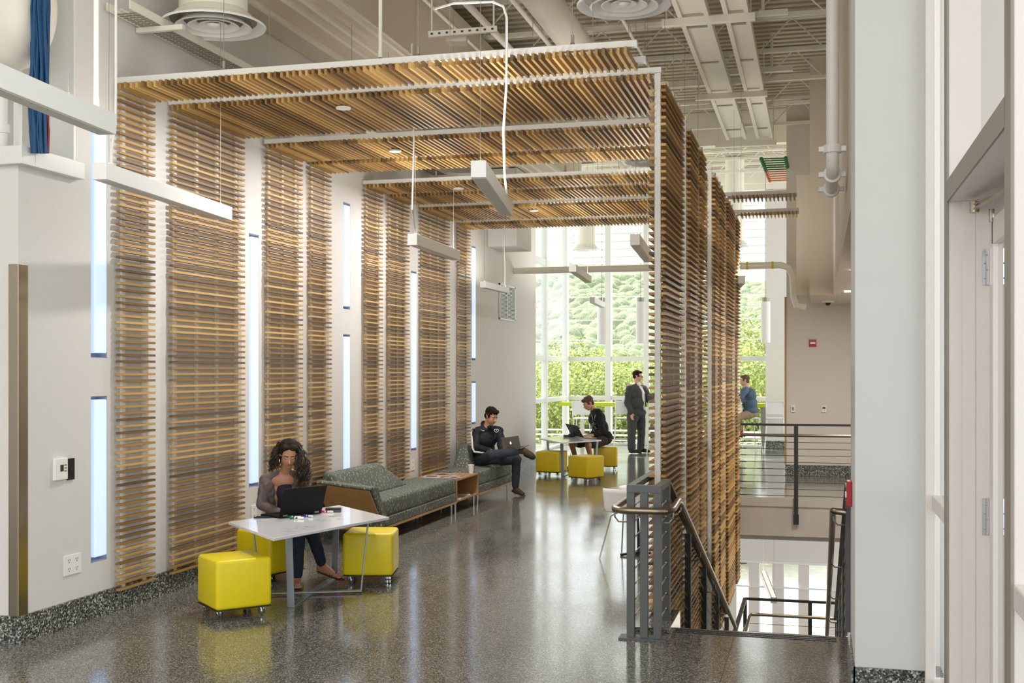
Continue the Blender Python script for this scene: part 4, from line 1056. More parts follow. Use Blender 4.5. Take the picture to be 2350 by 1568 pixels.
def hand(bl, wr, d, side, nrm, L=.175, curl=.5, r=.0085):
    """wr wrist, d pointing dir, side thumb-side vector, nrm palm normal (fingers curl toward it)"""
    wr = V(wr); d = V(d).normalized(); side = V(side); side = (side-d*side.dot(d)).normalized(); nrm = V(nrm); nrm = (nrm-d*nrm.dot(d)-side*nrm.dot(side)).normalized()
    pc = wr+d*L*.25
    for k in (-.9, -.3, .3, .9): bl.cap(wr+side*k*.018, wr+d*L*.48+side*k*.031, .014, .0105)
    for k, ln in ((1.05, .44), (.35, .5), (-.35, .47), (-1.05, .36)):
        p = wr+d*L*.48+side*k*.031; dd = d.copy(); seg = L*ln
        for j, fr_ in enumerate((.45, .32, .23)):
            dd = (dd+nrm*curl*(.55+.2*j)).normalized(); q = p+dd*seg*fr_
            bl.cap(p, q, r*(1-.08*j), r*(.92-.08*j), n=10); p = q
    p = wr+d*L*.12+side*.026; q = p+(d*.6+side*.7+nrm*.3).normalized()*L*.2; bl.cap(p, q, .012, .0095)
    bl.cap(q, q+(d*.95+side*.15+nrm*.25*curl).normalized()*L*.17, .0095, .008)
def shoe(t, ankle, toe, m, sole_m, h=.07, w_=.045, name='shoe'):
    a = V(ankle); b = V(toe); d = (b-a); up = V((0, 0, 1))
    bl = Blob(); bl.cap(a-V((0, 0, .02)), a+V((0, 0, .045)), w_*1.0, w_*.95)
    bl.cap(a-d.normalized()*.03-V((0, 0, .03)), b, w_*.85, w_*.8, flat=up, k=.7).cap(a, b-V((0, 0, .0)), w_*.95, w_*.7)
    o = bl.build(name, m, t, .006, 3)
    s_ = Blob(); dz = V((0, 0, -h*.62))
    s_.cap(a-d.normalized()*.035+dz, b+dz*.55+d.normalized()*.012, w_*.95, w_*.95, flat=up, k=.22)
    s_.build('sole', sole_m, o, .006, 2)
skinf = mat('skin_woman', (196, 142, 112), .5, var=.12, vscale=14)
skinm = mat('skin_light', (208, 158, 130), .5, var=.12, vscale=14)
hair_d = mat('hair_dark_brown', (38, 28, 23), .75, var=.3, vscale=60, bump=.3, bscale=150, spec=.2)
hair_m = mat('hair_mid_brown', (92, 66, 44), .5, var=.3, vscale=60, bump=.4, bscale=150)
hair_tip = island_mat('hair_curls', [(0, (32, 24, 20)), (.7, (58, 42, 32)), (1, (104, 76, 50))], .45)
cardigan = mat('cardigan_wool', (112, 98, 98), .95, var=.15, vscale=40, bump=.3, bscale=400)
purple = mat('purple_top', (40, 30, 58), .8)
denim = mat('dark_denim', (44, 54, 74), .9, var=.3, vscale=20, bump=.3, bscale=300)
denim2 = mat('grey_denim', (60, 66, 76), .9, var=.3, vscale=20, bump=.3, bscale=300)
leather = mat('brown_leather', (84, 50, 38), .5)
suede = mat('brown_suede', (86, 68, 52), .9, var=.2)
sole = mat('shoe_sole', (52, 42, 36), .8)

# --- seated woman
t = thing('person', 'woman with long dark curly hair in a grey cardigan, typing at the near table', 'person', J(655, 1230, 10.05))
b = Blob()
pel, chest, nk = J(655, 1184, 10.08), J(652, 1122, 10.0), J(655, 1084, 9.93)
shL, shR = J(610, 1103, 9.96), J(696, 1101, 9.98)
elL, elR = J(601, 1157, 9.88), J(704, 1150, 9.90)
wrL, wrR = J(650, 1182, 9.72), J(694, 1176, 9.72)
hd = J(663, 1043, 9.78)
Bt = basis(D(.1, 1, 0), (0, 0, 1))
b.ell(pel, (.17, .12, .11), Bt).ell(pel.lerp(chest, .5), (.125, .095, .14), Bt).ell(chest, (.145, .10, .14), Bt)
b.cap(shL, shR, .05, .05).cap(shL, nk, .045, .05).cap(shR, nk, .045, .05).ell(chest.lerp(nk, .55), (.13, .085, .08), Bt)
for s_, e_, w__ in ((shL, elL, wrL), (shR, elR, wrR)): b.cap(s_, e_, .042, .035).cap(e_, w__, .034, .023)
hL, hR = J(640, 1192, 10.02), J(672, 1190, 10.02)
knL, knR = J(686, 1219, 9.62), J(716, 1222, 9.72)
anL, anR = J(682, 1334, 9.68), J(739, 1297, 9.93)
for h_, k_, a_ in ((hL, knL, anL), (hR, knR, anR)): b.cap(h_, k_, .075, .052).cap(k_, a_, .05, .03)
toL, toR = J(684, 1350, 9.55), J(772, 1322, 9.82)
for a_, c_, sd in ((anL, toL, 1), (anR, toR, 1)):
    d_ = (c_-a_); d_n = V((d_.x, d_.y, 0)).normalized(); heel = a_-V((0, 0, .035))-d_n*.02
    ball = c_.copy(); ball.z = max(.03, c_.z); b.cap(heel, ball, .028, .024).cap(a_, ball, .03, .02)
    sd_ = V((-d_n.y, d_n.x, 0))
    for k, ln in ((-1.6, .05), (-.8, .055), (0, .055), (.8, .05), (1.6, .04)): b.cap(ball+sd_*k*.012, ball+sd_*k*.016+d_n*ln-V((0, 0, .006)), .011, .009)
hand(b, wrL, D(.7, .7, -.15), D(.4, -.6, .3), V((0, 0, -1)), .165, .3)
hand(b, wrR, D(-.5, .8, -.1), D(-.8, -.3, .3), V((0, 0, -1)), .165, .3)
Pw, Bw = head(b, t, hd, D(.22, .83, -.45), D(.12, .42, .9), .232, nk, skinf, hair_d, .042, lips=(150, 80, 76))
b.build('body', skinf, t, .0055, 4)
b = Blob()
bk = D(0, -1, 0)*.02
b.ell(pel+V((0, 0, .02)), (.178, .118, .11), Bt).ell(pel.lerp(chest, .5)+bk, (.14, .098, .15), Bt).ell(chest+bk*1.3, (.158, .10, .145), Bt)
b.cap(shL, shR, .058, .058, flat=D(0, 1, 0), k=.8).cap(shL+bk, nk-V((0, 0, .01))+bk*2, .052, .045).cap(shR+bk, nk-V((0, 0, .01))+bk*2, .052, .045)
for s_, e_, w__ in ((shL, elL, wrL), (shR, elR, wrR)): b.cap(s_, e_, .056, .05).cap(e_, e_.lerp(w__, .9), .05, .036)
for s_, o_ in ((shL, -.07), (shR, .07)): b.cap(s_+D(-o_*.5, .045, -.05), pel+D(o_*1.5, .09, .06), .055, .05)
b.cap(shL, nk+D(-.055, .015, -.005), .052, .03).cap(shR, nk+D(.055, .015, -.005), .052, .03).cap(shL+D(.02, .03, -.02), chest+D(-.09, .07, -.02), .05, .05).cap(shR+D(-.02, .03, -.02), chest+D(.10, .07, -.02), .05, .05)
b.build('cardigan', cardigan, t, .007, 3, wob=.007, ws=14)
b = Blob()
b.ell(chest+D(.03, .07, -.02), (.085, .06, .10), Bt).cap(chest+D(.03, .075, -.04), pel+D(.02, .10, .06), .07, .075)
b.build('tank_top', purple, t, .007, 3)
b = Blob()
b.ell(pel-V((0, 0, .02)), (.172, .125, .09), Bt)
for h_, k_, a_, q_ in ((hL, knL, anL, .86), (hR, knR, anR, .9)): b.cap(h_, k_, .083, .062).cap(k_, k_.lerp(a_, q_), .06, .043)
b.build('jeans', denim, t, .007, 3, wob=.004, ws=20)
for a_, c_ in ((anL, toL), (anR, toR)):
    d_n = V((c_.x-a_.x, c_.y-a_.y, 0)).normalized(); sd_ = V((-d_n.y, d_n.x, 0)); ball = c_.copy(); ball.z = max(.03, c_.z)
    heel = a_-V((0, 0, .035))-d_n*.03
    s_ = Blob().cap(heel-V((0, 0, .026)), ball+d_n*.05-V((0, 0, .026)), .032, .038, flat=(0, 0, 1), k=.16).build('sandal', leather, t, .005, 2)
    mb = MB()
    for k, o_ in ((.2, 1), (.2, -1), (.55, 1), (.55, -1)):
        m_ = heel.lerp(ball, k+.25); m2 = heel.lerp(ball, min(k+.6, 1.15))
        mb.tube([m_+sd_*.035*o_-V((0, 0, .02)), m_.lerp(m2, .5)+V((0, 0, .028)), m2-sd_*.038*o_-V((0, 0, .02))], .004, 6)
    mb.tube([heel+sd_*.03, heel-d_n*.03+V((0, 0, .03)), heel-sd_*.03], .004, 6)
    mb.obj('strap', leather, s_)
b = Blob()
b.ell(Pw(0, -.13, .18), (.39*.232, .40*.232, .36*.232), Bw).ell(Pw(-.30, -.20, -.02), (.10*.232, .20*.232, .34*.232), Bw).ell(Pw(.30, -.20, -.02), (.10*.232, .20*.232, .34*.232), Bw).ell(Pw(.16, .16, .38), (.16*.232, .16*.232, .10*.232), Bw).ell(Pw(-.14, .18, .38), (.16*.232, .15*.232, .10*.232), Bw).ell(Pw(0, -.3, -.1), (.33*.232, .2*.232, .4*.232), Bw)
hr_ = b.build('hair', hair_d, t, .005, 6, wob=.004, ws=30)
mb = MB(); rs = random.Random(5)
for k in range(300):
    sd = -1 if k % 2 else 1
    ang = rs.uniform(.2, PI*.5) if rs.random() < .6 else rs.uniform(PI*.5, PI)
    st_ = Pw(sd*.33*math.sin(ang)*1.05, .05*math.cos(ang)-.18-.1*(ang/PI), rs.uniform(-.1, .42))
    ln = rs.uniform(.13, .24) if sd < 0 else rs.uniform(.22, .38)
    tx = D(.30 if sd > 0 else -.35, .35 if sd > 0 else .0, -1)
    # image right = sd: person's right is image left
    vec = (Pw(sd, 0, 0)-Pw(0, 0, 0)).normalized(); imgright = vec.dot(IR) > 0
    ln = rs.uniform(.24, .38) if imgright else rs.uniform(.10, .20)
    tx = D(.32+rs.uniform(-.22, .15), .30, -1) if imgright else D(-.45+rs.uniform(-.1, .1), -.1, -.9)
    tx.normalize(); s1 = tx.cross(V((1, 0, 0))).normalized(); s2 = tx.cross(s1); ph = rs.uniform(0, 6); pts = []
    n_ = 16
    for j in range(n_+1):
        q = j/n_; am = .004+.009*q; pts.append(st_+tx*ln*q+(s1*math.cos(ph+q*ln*75)+s2*math.sin(ph+q*ln*75))*am+D(.03 if imgright else -.02, 0, 0)*math.sin(q*PI))
    mb.tube(pts, [.0042*(1-.5*j/n_) for j in range(n_+1)], 4)
mb.obj('curls', hair_tip, hr_, smooth=True)
mb = MB()
for s_ in (-1, 1): mb.sphere(Pw(s_*.33, -.01, -.27), (.006, .006, .02), 8, 6)
mb.obj('earring', 'chrome', t, smooth=True)

# --- man on sofa
t = thing('person', 'man in navy track jacket and jeans, ankle over knee, on the far sofa', 'person', J(1105, 1085, 16.85))
navy = mat('navy_jacket', (22, 25, 38), .7, var=.15, bump=.2, bscale=60)
b = Blob()
pel, chest, nk = J(1108, 1054, 16.75), J(1112, 1008, 16.65), J(1118, 982, 16.6)
shL, shR = J(1093, 992, 16.55), J(1144, 990, 16.75)
elL, elR = J(1092, 1028, 16.45), J(1150, 1016, 16.55)
wrL, wrR = J(1126, 1035, 16.28), J(1150, 1036, 16.3)
hd = J(1128, 957, 16.55)
Bt = basis(D(.55, .8, 0), (0, 0, 1))
b.ell(pel, (.17, .13, .12), Bt).ell(pel.lerp(chest, .5), (.15, .11, .16), Bt).ell(chest, (.18, .12, .15), Bt).cap(shL, shR, .055, .055).cap(shL, nk, .05, .055).cap(shR, nk, .05, .055)
for s_, e_, w__ in ((shL, elL, wrL), (shR, elR, wrR)): b.cap(s_, e_, .05, .04).cap(e_, w__, .038, .026)
hL, hR = J(1103, 1056, 16.6), J(1115, 1058, 16.85)
knL, anL = J(1128, 1044, 16.15), J(1191, 1036, 16.2)
knR, anR = J(1185, 1054, 16.65), J(1183, 1120, 16.72)
b.cap(hL, knL, .085, .06).cap(knL, anL, .058, .036).cap(hR, knR, .085, .06).cap(knR, anR, .058, .036)
hand(b, wrL, D(.8, .2, -.2), D(.2, .8, .4), V((0, 0, -1)), .18, .4); hand(b, wrR, D(-.5, .5, -.3), D(.2, .8, .4), V((0, 0, -1)), .18, .4)
Pm, Bm = head(b, t, hd, D(.62, .62, -.35), D(.2, .15, .95), .24, nk, skinm, hair_d, .052)
b.build('body', skinm, t, .0065, 4)
b = Blob()
b.ell(pel+V((0, 0, .03)), (.185, .14, .12), Bt).ell(pel.lerp(chest, .5), (.175, .135, .17), Bt).ell(chest, (.20, .14, .16), Bt).cap(shL, shR, .075, .075).cap(shL, nk-V((0, 0, .01)), .07, .058).cap(shR, nk-V((0, 0, .01)), .07, .058)
for s_, e_, w__ in ((shL, elL, wrL), (shR, elR, wrR)): b.cap(s_, e_, .07, .062).cap(e_, e_.lerp(w__, .9), .06, .042)
b.cap(nk+D(-.04, -.02, .0), nk+D(-.05, -.04, .05), .05, .05).cap(nk, nk+D(.02, .02, .01), .06, .05)
jk = b.build('jacket', navy, t, .007, 3, wob=.008, ws=12)
def stripe(par, pts, r, m, nm, off):
    mb = MB(); mb.tube([V(p)+off for p in pts], r, 8); mb.obj(nm, m, par, smooth=True)
stripe(jk, [shL+D(.08, -.02, .055), shL+D(-.02, .03, .055), shL+D(-.068, .035, -.01), shL.lerp(elL, .5)+D(-.055, .05, 0), elL+D(-.045, .055, 0), elL+D(-.02, .055, -.055), elL.lerp(wrL, .4)+D(0, .04, -.048), elL.lerp(wrL, .75)+D(0, .035, -.038)], .014, 'paper', 'sleeve_stripe', D(0, .0, 0))
cp = chest+D(-.04, .15, .03)
def emblem(par, c, B_, poly, m, s_, nm):
    r_, f_, u_ = B_.col[0], B_.col[1], B_.col[2]
    MB().extr([c+r_*x*s_+u_*y*s_ for x, y in poly], f_*.004).obj(nm, m, par)
Be = basis(D(.3, .95, 0), (0, 0, 1))
e1 = J(1107, 988, 16.36)
emblem(jk, e1, Be, [(-1, .1), (-.6, -.35), (.0, -.2), (1, .6), (.0, .05), (-.5, -.02)], 'paper', .032, 'chest_mark')
e2 = J(1139, 988, 16.52)
poly = [(math.cos(a)*1.1, math.sin(a)*.75+.15*math.cos(2*a)) for a in [k*PI/8 for k in range(16)]]
emblem(jk, e2, Be, poly, 'paper', .034, 'team_crest')
emblem(jk, e2+Be.col[1]*.003, Be, [(x*.74, y*.68) for x, y in poly], navy, .034, 'crest_fill')
emblem(jk, e2+Be.col[1]*.005, Be, [(-.7, .2), (-.2, .35), (.5, .25), (.7, -.05), (.2, -.1), (.1, -.4), (-.2, -.1)], 'paper', .02, 'crest_head')
b = Blob()
b.ell(pel-V((0, 0, .02)), (.18, .14, .11), Bt).cap(hL, knL, .098, .072).cap(knL, knL.lerp(anL, .93), .07, .052).cap(hR, knR, .098, .072).cap(knR, knR.lerp(anR, .93), .07, .052)
b.build('jeans', denim2, t, .007, 3, wob=.006, ws=15)
shoe(t, J(1184, 1124, 16.72), J(1199, 1133, 16.65), suede, sole)
bl_ = Blob().cap(anL+D(.02, 0, .01), anL+D(.07, 0, .0), .045, .045).cap(anL+D(.06, 0, .01), anL+D(.17, .02, -.05), .048, .042, flat=D(0, 1, 0), k=1.0)
s_ = bl_.build('shoe', suede, t, .007, 3)
Blob().cap(anL+D(.10, 0, -.04), anL+D(.19, .02, -.075), .042, .045).build('sole', sole, s_, .007, 2)
def hairm(t, P_, B_, H, m, front=.0, top=.0, back=0):
    b = Blob()
    b.ell(P_(0, -.12, .20+top), (.345*H, .40*H, .34*H), B_).ell(P_(0, .10+front, .36+top), (.24*H, .22*H, .13*H), B_).ell(P_(0, -.25-back, .0), (.30*H, .20*H, .28*H), B_)
    for s_ in (-1, 1): b.ell(P_(s_*.27, .02, .1), (.06*H, .12*H, .16*H), B_)
    b.build('hair', m, t, .0065, 2, wob=.009, ws=45)
hairm(t, Pm, Bm, .24, hair_d, .08, .05)
b = Blob().ell(Pm(0, .12, -.30), (.20*.24, .22*.24, .15*.24), Bm)
# --- young man
t = thing('person', 'young man in a black sweatshirt and shorts typing at the far table', 'person', J(1388, 1025, 21.0))
blk = mat('black_sweatshirt', (24, 24, 25), .9, bump=.2, bscale=60); short = mat('maroon_shorts', (58, 40, 44), .9)
b = Blob()
pel, chest, nk = J(1385, 1006, 21.0), J(1370, 962, 20.9), J(1363, 941, 20.8)
shL, shR = J(1373, 948, 20.6), J(1366, 948, 21.1)
elL, elR = J(1383, 990, 20.5), J(1368, 988, 21.1)
wrL, wrR = J(1361, 999, 20.4), J(1356, 998, 20.9)
hd = J(1350, 927, 20.75)
Bt = basis(D(-.85, .5, 0), D(-.15, 0, 1))
b.ell(pel, (.17, .13, .12), Bt).ell(pel.lerp(chest, .5), (.14, .11, .18), Bt).ell(chest, (.17, .12, .16), Bt).cap(shL, shR, .055, .055).cap(shL, nk, .05, .05).cap(shR, nk, .05, .05)
for s_, e_, w__ in ((shL, elL, wrL), (shR, elR, wrR)): b.cap(s_, e_, .048, .038).cap(e_, w__, .036, .025)
hL, hR = J(1382, 1012, 20.85), J(1376, 1010, 21.15)
knL, anL = J(1349, 1022, 20.55), J(1362, 1072, 20.7); knR, anR = J(1312, 1020, 20.9), J(1325, 1066, 21.1)
b.cap(hL, knL, .08, .055).cap(knL, anL, .055, .035).cap(hR, knR, .08, .055).cap(knR, anR, .055, .035)
hand(b, wrL, D(-1, .1, -.05), D(0, -.8, .3), V((0, 0, -1)), .18, .35); hand(b, wrR, D(-1, .1, -.1), D(0, .8, .3), V((0, 0, -1)), .18, .35)
Py_, By_ = head(b, t, hd, D(-.82, .3, -.5), D(-.45, .1, .88), .24, nk, skinm, hair_m, .05)
b.build('body', skinm, t, .007, 4)
b = Blob()
b.ell(pel+V((0, 0, .03)), (.19, .15, .12), Bt).ell(pel.lerp(chest, .5), (.17, .14, .19), Bt).ell(chest, (.19, .14, .16), Bt).cap(shL, shR, .075, .075).cap(shL, nk-V((0, 0, .02)), .068, .055).cap(shR, nk-V((0, 0, .02)), .068, .055)
for s_, e_, w__ in ((shL, elL, wrL), (shR, elR, wrR)): b.cap(s_, e_, .072, .062).cap(e_, e_.lerp(w__, .85), .058, .04)
sw = b.build('sweatshirt', blk, t, .008, 3, wob=.01, ws=12)
mb = MB(); rs = random.Random(9); ce = J(1362, 972, 20.55); bx = D(.8, .6, 0).normalized()
pr = [(-.3, 1.0, -.15, .45), (.3, 1.0, .15, .45), (-.38, .9, -.1, .4), (.38, .9, .1, .4)]
for x0, y0, x1, y1 in pr: mb.bar(ce+bx*x0*.12+V((0, 0, y0*.16)), ce+bx*x1*.12+V((0, 0, y1*.16)), .008, .004, up=TC)
for k in range(70):
    y = rs.uniform(-1, .5); wdt = .25+.35*max(0, -y)
    x = rs.uniform(-wdt, wdt); p = ce+bx*x*.12+V((0, 0, y*.13)); mb.bar(p, p+bx*rs.uniform(-.02, .02)+V((0, 0, rs.uniform(-.02, .02))), .004, .003, up=TC)
mb.obj('sketch_print', mat('print_grey', (150, 156, 160), .8), sw)
b = Blob().ell(pel-V((0, 0, .02)), (.19, .15, .11), Bt).cap(hL, hL.lerp(knL, .75), .10, .085).cap(hR, hR.lerp(knR, .75), .10, .085)
b.build('shorts', short, t, .008, 3, wob=.006)
hairm(t, Py_, By_, .24, hair_m, .08, .03)
for a_ in (anL, anR): shoe(t, V((a_.x, a_.y, .07)), V((a_.x, a_.y, .04))+D(-.15, .02, 0), 'black', sole)
# --- man in suit
t = thing('person', 'man in a dark grey suit and glasses standing by the lime counter', 'person', J(1460, 1040, 25.2))
suit = mat('suit_wool', (60, 60, 60), .85, var=.1, bump=.15, bscale=40); suitd = mat('suit_trouser', (66, 66, 64), .85, var=.1)
b = Blob(); dS = 25.2
pel, chest, nk = J(1459, 948, dS), J(1458, 905, dS), J(1461, 882, dS)
shL, shR = J(1444, 892, dS-.15), J(1478, 893, dS+.1)
elL, elR = J(1440, 926, dS-.15), J(1489, 918, dS-.1)
wrL, wrR = J(1449, 948, dS-.25), J(1499, 912, dS+.05)
hd = J(1464, 864, dS)
Bt = basis(D(.8, .6, 0), (0, 0, 1))
b.ell(pel, (.18, .16, .13), Bt).ell(pel.lerp(chest, .5), (.18, .18, .2), Bt).ell(chest, (.2, .15, .18), Bt).cap(shL, shR, .06, .06).cap(shL, nk, .055, .06).cap(shR, nk, .055, .06)
for s_, e_, w__ in ((shL, elL, wrL), (shR, elR, wrR)): b.cap(s_, e_, .055, .045).cap(e_, w__, .042, .03)
hL, hR = J(1452, 955, dS-.1), J(1468, 955, dS+.05)
knL, anL = J(1449, 994, dS-.12), J(1450, 1030, dS-.1); knR, anR = J(1472, 992, dS+.1), J(1470, 1028, dS+.15)
b.cap(hL, knL, .085, .06).cap(knL, anL, .055, .04).cap(hR, knR, .085, .06).cap(knR, anR, .055, .04)
hand(b, wrL, D(.1, .1, -1), D(.6, .6, 0), D(.3, -.5, 0), .17, .3); hand(b, wrR, D(1, -.2, 0), D(0, .5, .5), V((0, 0, -1)), .17, .3)
Ps, Bs = head(b, t, hd, D(.93, .2, -.08), D(0, 0, 1), .245, nk, skinm, hair_d, .06, eyes='open')
b.build('body', skinm, t, .008, 4)
b = Blob()
b.ell(pel+V((0, 0, .01)), (.235, .21, .14), Bt).ell(pel.lerp(chest, .5), (.235, .215, .22), Bt).ell(chest, (.235, .19, .18), Bt).cap(shL, shR, .085, .085).cap(shL, nk-V((0, 0, .02)), .08, .06).cap(shR, nk-V((0, 0, .02)), .08, .06)
for s_, e_, w__ in ((shL, elL, wrL), (shR, elR, wrR)): b.cap(s_, e_, .085, .075).cap(e_, e_.lerp(w__, .93), .072, .056)
b.cap(hL+V((0, 0, .05)), hL-V((0, 0, .06)), .13, .13).cap(hR+V((0, 0, .05)), hR-V((0, 0, .06)), .12, .12)
jk = b.build('suit_jacket', suit, t, .01, 3, wob=.012, ws=9)
b = Blob().cap(nk+D(.05, .03, .0), chest+D(.155, .11, .02), .04, .04).cap(chest+D(.155, .11, .02), pel+D(.18, .11, .10), .04, .035).cap(nk-V((0, 0, .02)), nk+D(.01, .01, .0), .066, .064); b.build('shirt', 'paper', t, .008, 3)
MB().tube([nk+D(.075, .06, -.01), chest+D(.185, .125, 0), pel+D(.20, .13, .14)], [.014, .018, .02], 8).obj('necktie', mat('navy_tie', (36, 52, 82), .6), t, smooth=True)
b = Blob().ell(pel-V((0, 0, .02)), (.2, .18, .12), Bt).cap(hL, knL, .125, .095).cap(knL, anL, .09, .085).cap(hR, knR, .12, .09).cap(knR, anR, .085, .08)
b.build('trousers', suitd, t, .01, 3, wob=.012, ws=9)
hairm(t, Ps, Bs, .245, hair_d, .04, .02)
mb = MB(); pp = [Ps(s_, f_, u_) for s_, f_, u_ in ((-.33, 0, .04), (-.2, .33, .04), (-.03, .40, .05), (.03, .40, .05), (.2, .33, .04), (.33, 0, .04))]
mb.tube(pp, .004, 5); mb.tube([Ps(-.2, .36, .02), Ps(-.2, .36, -.06), Ps(-.05, .41, -.06), Ps(-.05, .41, .04)], .004, 5).tube([Ps(.2, .36, .02), Ps(.2, .36, -.06), Ps(.05, .41, -.06), Ps(.05, .41, .04)], .004, 5)
mb.obj('glasses', 'black', t)
for a_, dd in ((anL, D(.16, .04, 0)), (anR, D(.17, .06, 0))): a0 = V((a_.x, a_.y, .07)); shoe(t, a0, V((a_.x, a_.y, .045))+dd, 'black', 'black')
# --- man on bar stool
t = thing('person', 'man in a blue short-sleeved shirt sitting on a bar stool right of the screens', 'person', J(1722, 957, 25.3))
blue = mat('blue_shirt', (80, 100, 120), .85, var=.15, bump=.2, bscale=40); khaki = mat('khaki_trousers', (158, 138, 108), .85, var=.12); dS = 25.3
b = Blob()
pel, chest, nk = J(1722, 944, dS), J(1719, 908, dS), J(1713, 889, dS)
shL, shR = J(1709, 897, dS-.15), J(1720, 896, dS+.12)
elL, elR = J(1694, 922, dS-.25), J(1702, 920, dS+.25)
wrL, wrR = J(1679, 938, dS-.2), J(1680, 922, dS+.25)
hd = J(1708, 874, dS)
Bt = basis(D(-.9, .1, 0), (0, 0, 1))
b.ell(pel, (.18, .14, .13), Bt).ell(pel.lerp(chest, .5), (.16, .13, .18), Bt).ell(chest, (.2, .13, .16), Bt).cap(shL, shR, .06, .06).cap(shL, nk, .055, .06).cap(shR, nk, .055, .06)
for s_, e_, w__ in ((shL, elL, wrL), (shR, elR, wrR)): b.cap(s_, e_, .052, .042).cap(e_, w__, .04, .028); hand(b, w__, D(-1, 0, -.2), D(0, .5, .6), V((0, 0, -1)), .17, .4)
hL, hR = J(1720, 951, dS-.1), J(1720, 951, dS+.1)
knL, anL = J(1686, 960, dS-.15), J(1686, 1000, dS-.1); knR, anR = J(1692, 958, dS+.2), J(1703, 992, dS+.15)
b.cap(hL, knL, .085, .06).cap(knL, anL, .055, .04).cap(hR, knR, .085, .06).cap(knR, anR, .055, .04)
Pb, Bb = head(b, t, hd, D(-.95, -.15, -.1), D(-.08, 0, 1), .24, nk, skinm, hair_m, .055, eyes='open')
b.build('body', skinm, t, .008, 4)
b = Blob().ell(pel, (.2, .165, .12), Bt).ell(pel.lerp(chest, .5), (.19, .16, .19), Bt).ell(chest, (.215, .155, .17), Bt).cap(shL, shR, .08, .08).cap(shL, nk-V((0, 0, .02)), .07, .06).cap(shR, nk-V((0, 0, .02)), .07, .06)
for s_, e_ in ((shL, elL), (shR, elR)): b.cap(s_, s_.lerp(e_, .6), .08, .07)
b.build('shirt', blue, t, .009, 3, wob=.01, ws=10)
b = Blob().ell(pel-V((0, 0, .05)), (.19, .16, .10), Bt).cap(hL, knL, .10, .075).cap(knL, knL.lerp(anL, .85), .072, .06).cap(hR, knR, .10, .075).cap(knR, knR.lerp(anR, .8), .072, .058)
b.build('trousers', khaki, t, .009, 3, wob=.008, ws=10)
hairm(t, Pb, Bb, .24, hair_m, .0, .02)
mb = MB().tube([anR-V((0, 0, .05)), anR+V((0, 0, .06))], .045, 12).tube([anL-V((0, 0, .03)), anL+V((0, 0, .06))], .045, 12); mb.obj('socks', 'red', t, smooth=True)
for a_ in (anL, anR): shoe(t, a_-V((0, 0, .06)), a_+D(-.13, .02, -.08), leather, sole)

bpy.data.scenes.remove(TMP)
# ================================================================ OUTSIDE: trees, hill
def crown_mesh(seed, n_, R=2.6, leaf=.12):
    rs = random.Random(seed); mb = MB(); blobs = [(V((rs.uniform(-1, 1)*R*.55, rs.uniform(-1, 1)*R*.55, rs.uniform(-.3, 1)*R*.75)), rs.uniform(.35, .6)*R) for _ in range(12)]
    for _ in range(n_):
        c, r = rs.choice(blobs); d = V((rs.gauss(0, 1), rs.gauss(0, 1), rs.gauss(0, 1))).normalized(); p = c+d*r*rs.uniform(.75, 1.05)
        a = V((rs.gauss(0, 1), rs.gauss(0, 1), rs.gauss(0, 1))).normalized(); u_ = d.cross(a).normalized()*leaf*rs.uniform(.6, 1.3); w_ = (a+d*.5).normalized()*leaf*rs.uniform(.5, 1)
        mb.add([p-u_*.5, p+w_*.5, p+u_*.5, p-w_*.5], [(0, 1, 2, 3)])
    o = mb.obj('tmp', 'leaf'); me = o.data; bpy.data.objects.remove(o); return me
crowns = [crown_mesh(s_, 11000) for s_ in (1, 2, 3)]
rs = random.Random(11); trees = []
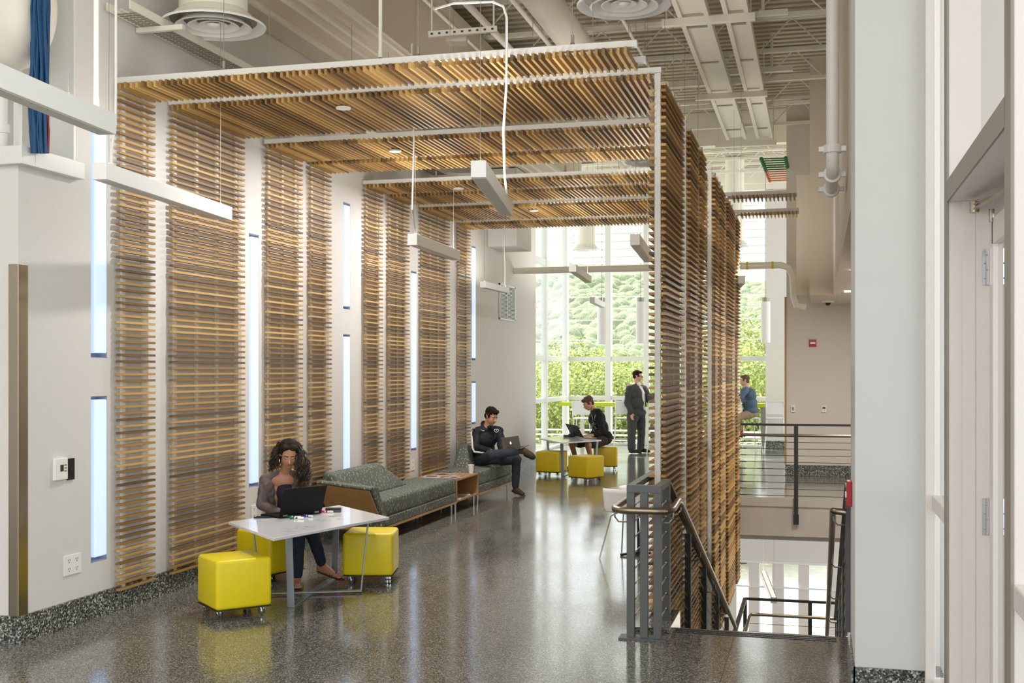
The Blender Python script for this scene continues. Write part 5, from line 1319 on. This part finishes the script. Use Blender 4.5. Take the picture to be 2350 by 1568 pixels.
for (px_, Y, top, sc) in ((1215, 50, 3.0, 1.1), (1255, 44, 2.2, 1.0), (1300, 56, 3.2, 1.2), (1345, 46, 2.0, 1.0), (1385, 52, 2.6, 1.1), (1430, 45, 2.4, 1.05), (1475, 55, 2.9, 1.2), (1530, 48, 2.2, 1), (1590, 52, 2.5, 1.1), (1640, 46, 2.1, 1),
                         (1690, 54, 3.4, 1.25), (1735, 47, 2.9, 1.1), (1780, 58, 4.4, 1.4), (1320, 38, -.6, .7), (1420, 37, -.4, .7), (1500, 38, -.8, .7), (1700, 38, -.6, .75), (1745, 39, -.3, .7), (1240, 38, -.9, .7)):
    p = PY(px_, 850, Y); base = V((p.x, Y, -4.55)); H_ = top-base.z
    low = top < 0
    t = thing('shrub' if low else 'leafy_tree', ('low leafy bush outside below the counter windows' if low else 'bright green leafy tree outside the tall windows'), 'bush' if low else 'tree', base, 'bushes below the window counter' if low else 'leafy trees outside the windows')
    cr = bpy.data.objects.new('crown', crowns[rs.randrange(3)]); COL.objects.link(cr); cr.parent = t
    k = H_/2/2.9; cr.scale = (sc*1.1, sc*1.1, k*1.0); cr.location = (0, 0, H_-2.95*k); cr.rotation_euler = (0, 0, rs.uniform(0, 6))
    MB().tube([base, base+V((.1, 0, H_*.3)), base+V((0, 0, H_*.6))], [.2, .15, .08], 8).obj('trunk', 'bark', t)
nx, ny = 380, 280; vs = []
for j in range(ny):
    for i in range(nx):
        x = -150+190*i/(nx-1); y = 190+260*(j/(ny-1))
        k = j/(ny-1); crest = 37-(x+85)*.10+2*noise.noise(V((x*.02, 0, 0)))
        z = -6+(crest+6)*math.sin(min(k*1.15, 1)*PI/2)**1.2
        p_ = V((x*.30, y*.22, 0)); d_, _ = noise.voronoi(p_)
        z += 2.6*(1-min(d_[0]*1.2, 1)**2)+2*noise.noise(V((x*.06, y*.06, 3)))
        vs.append((x, y, z))
hb = MB().add(vs, [(j*nx+i, j*nx+i+1, (j+1)*nx+i+1, (j+1)*nx+i) for j in range(ny-1) for i in range(nx-1)])
o = hb.obj('wooded_hill', 'hill', smooth=False); o['kind'] = 'stuff'; tag(o, 'hazy green wooded hillside beyond the windows', 'hill')
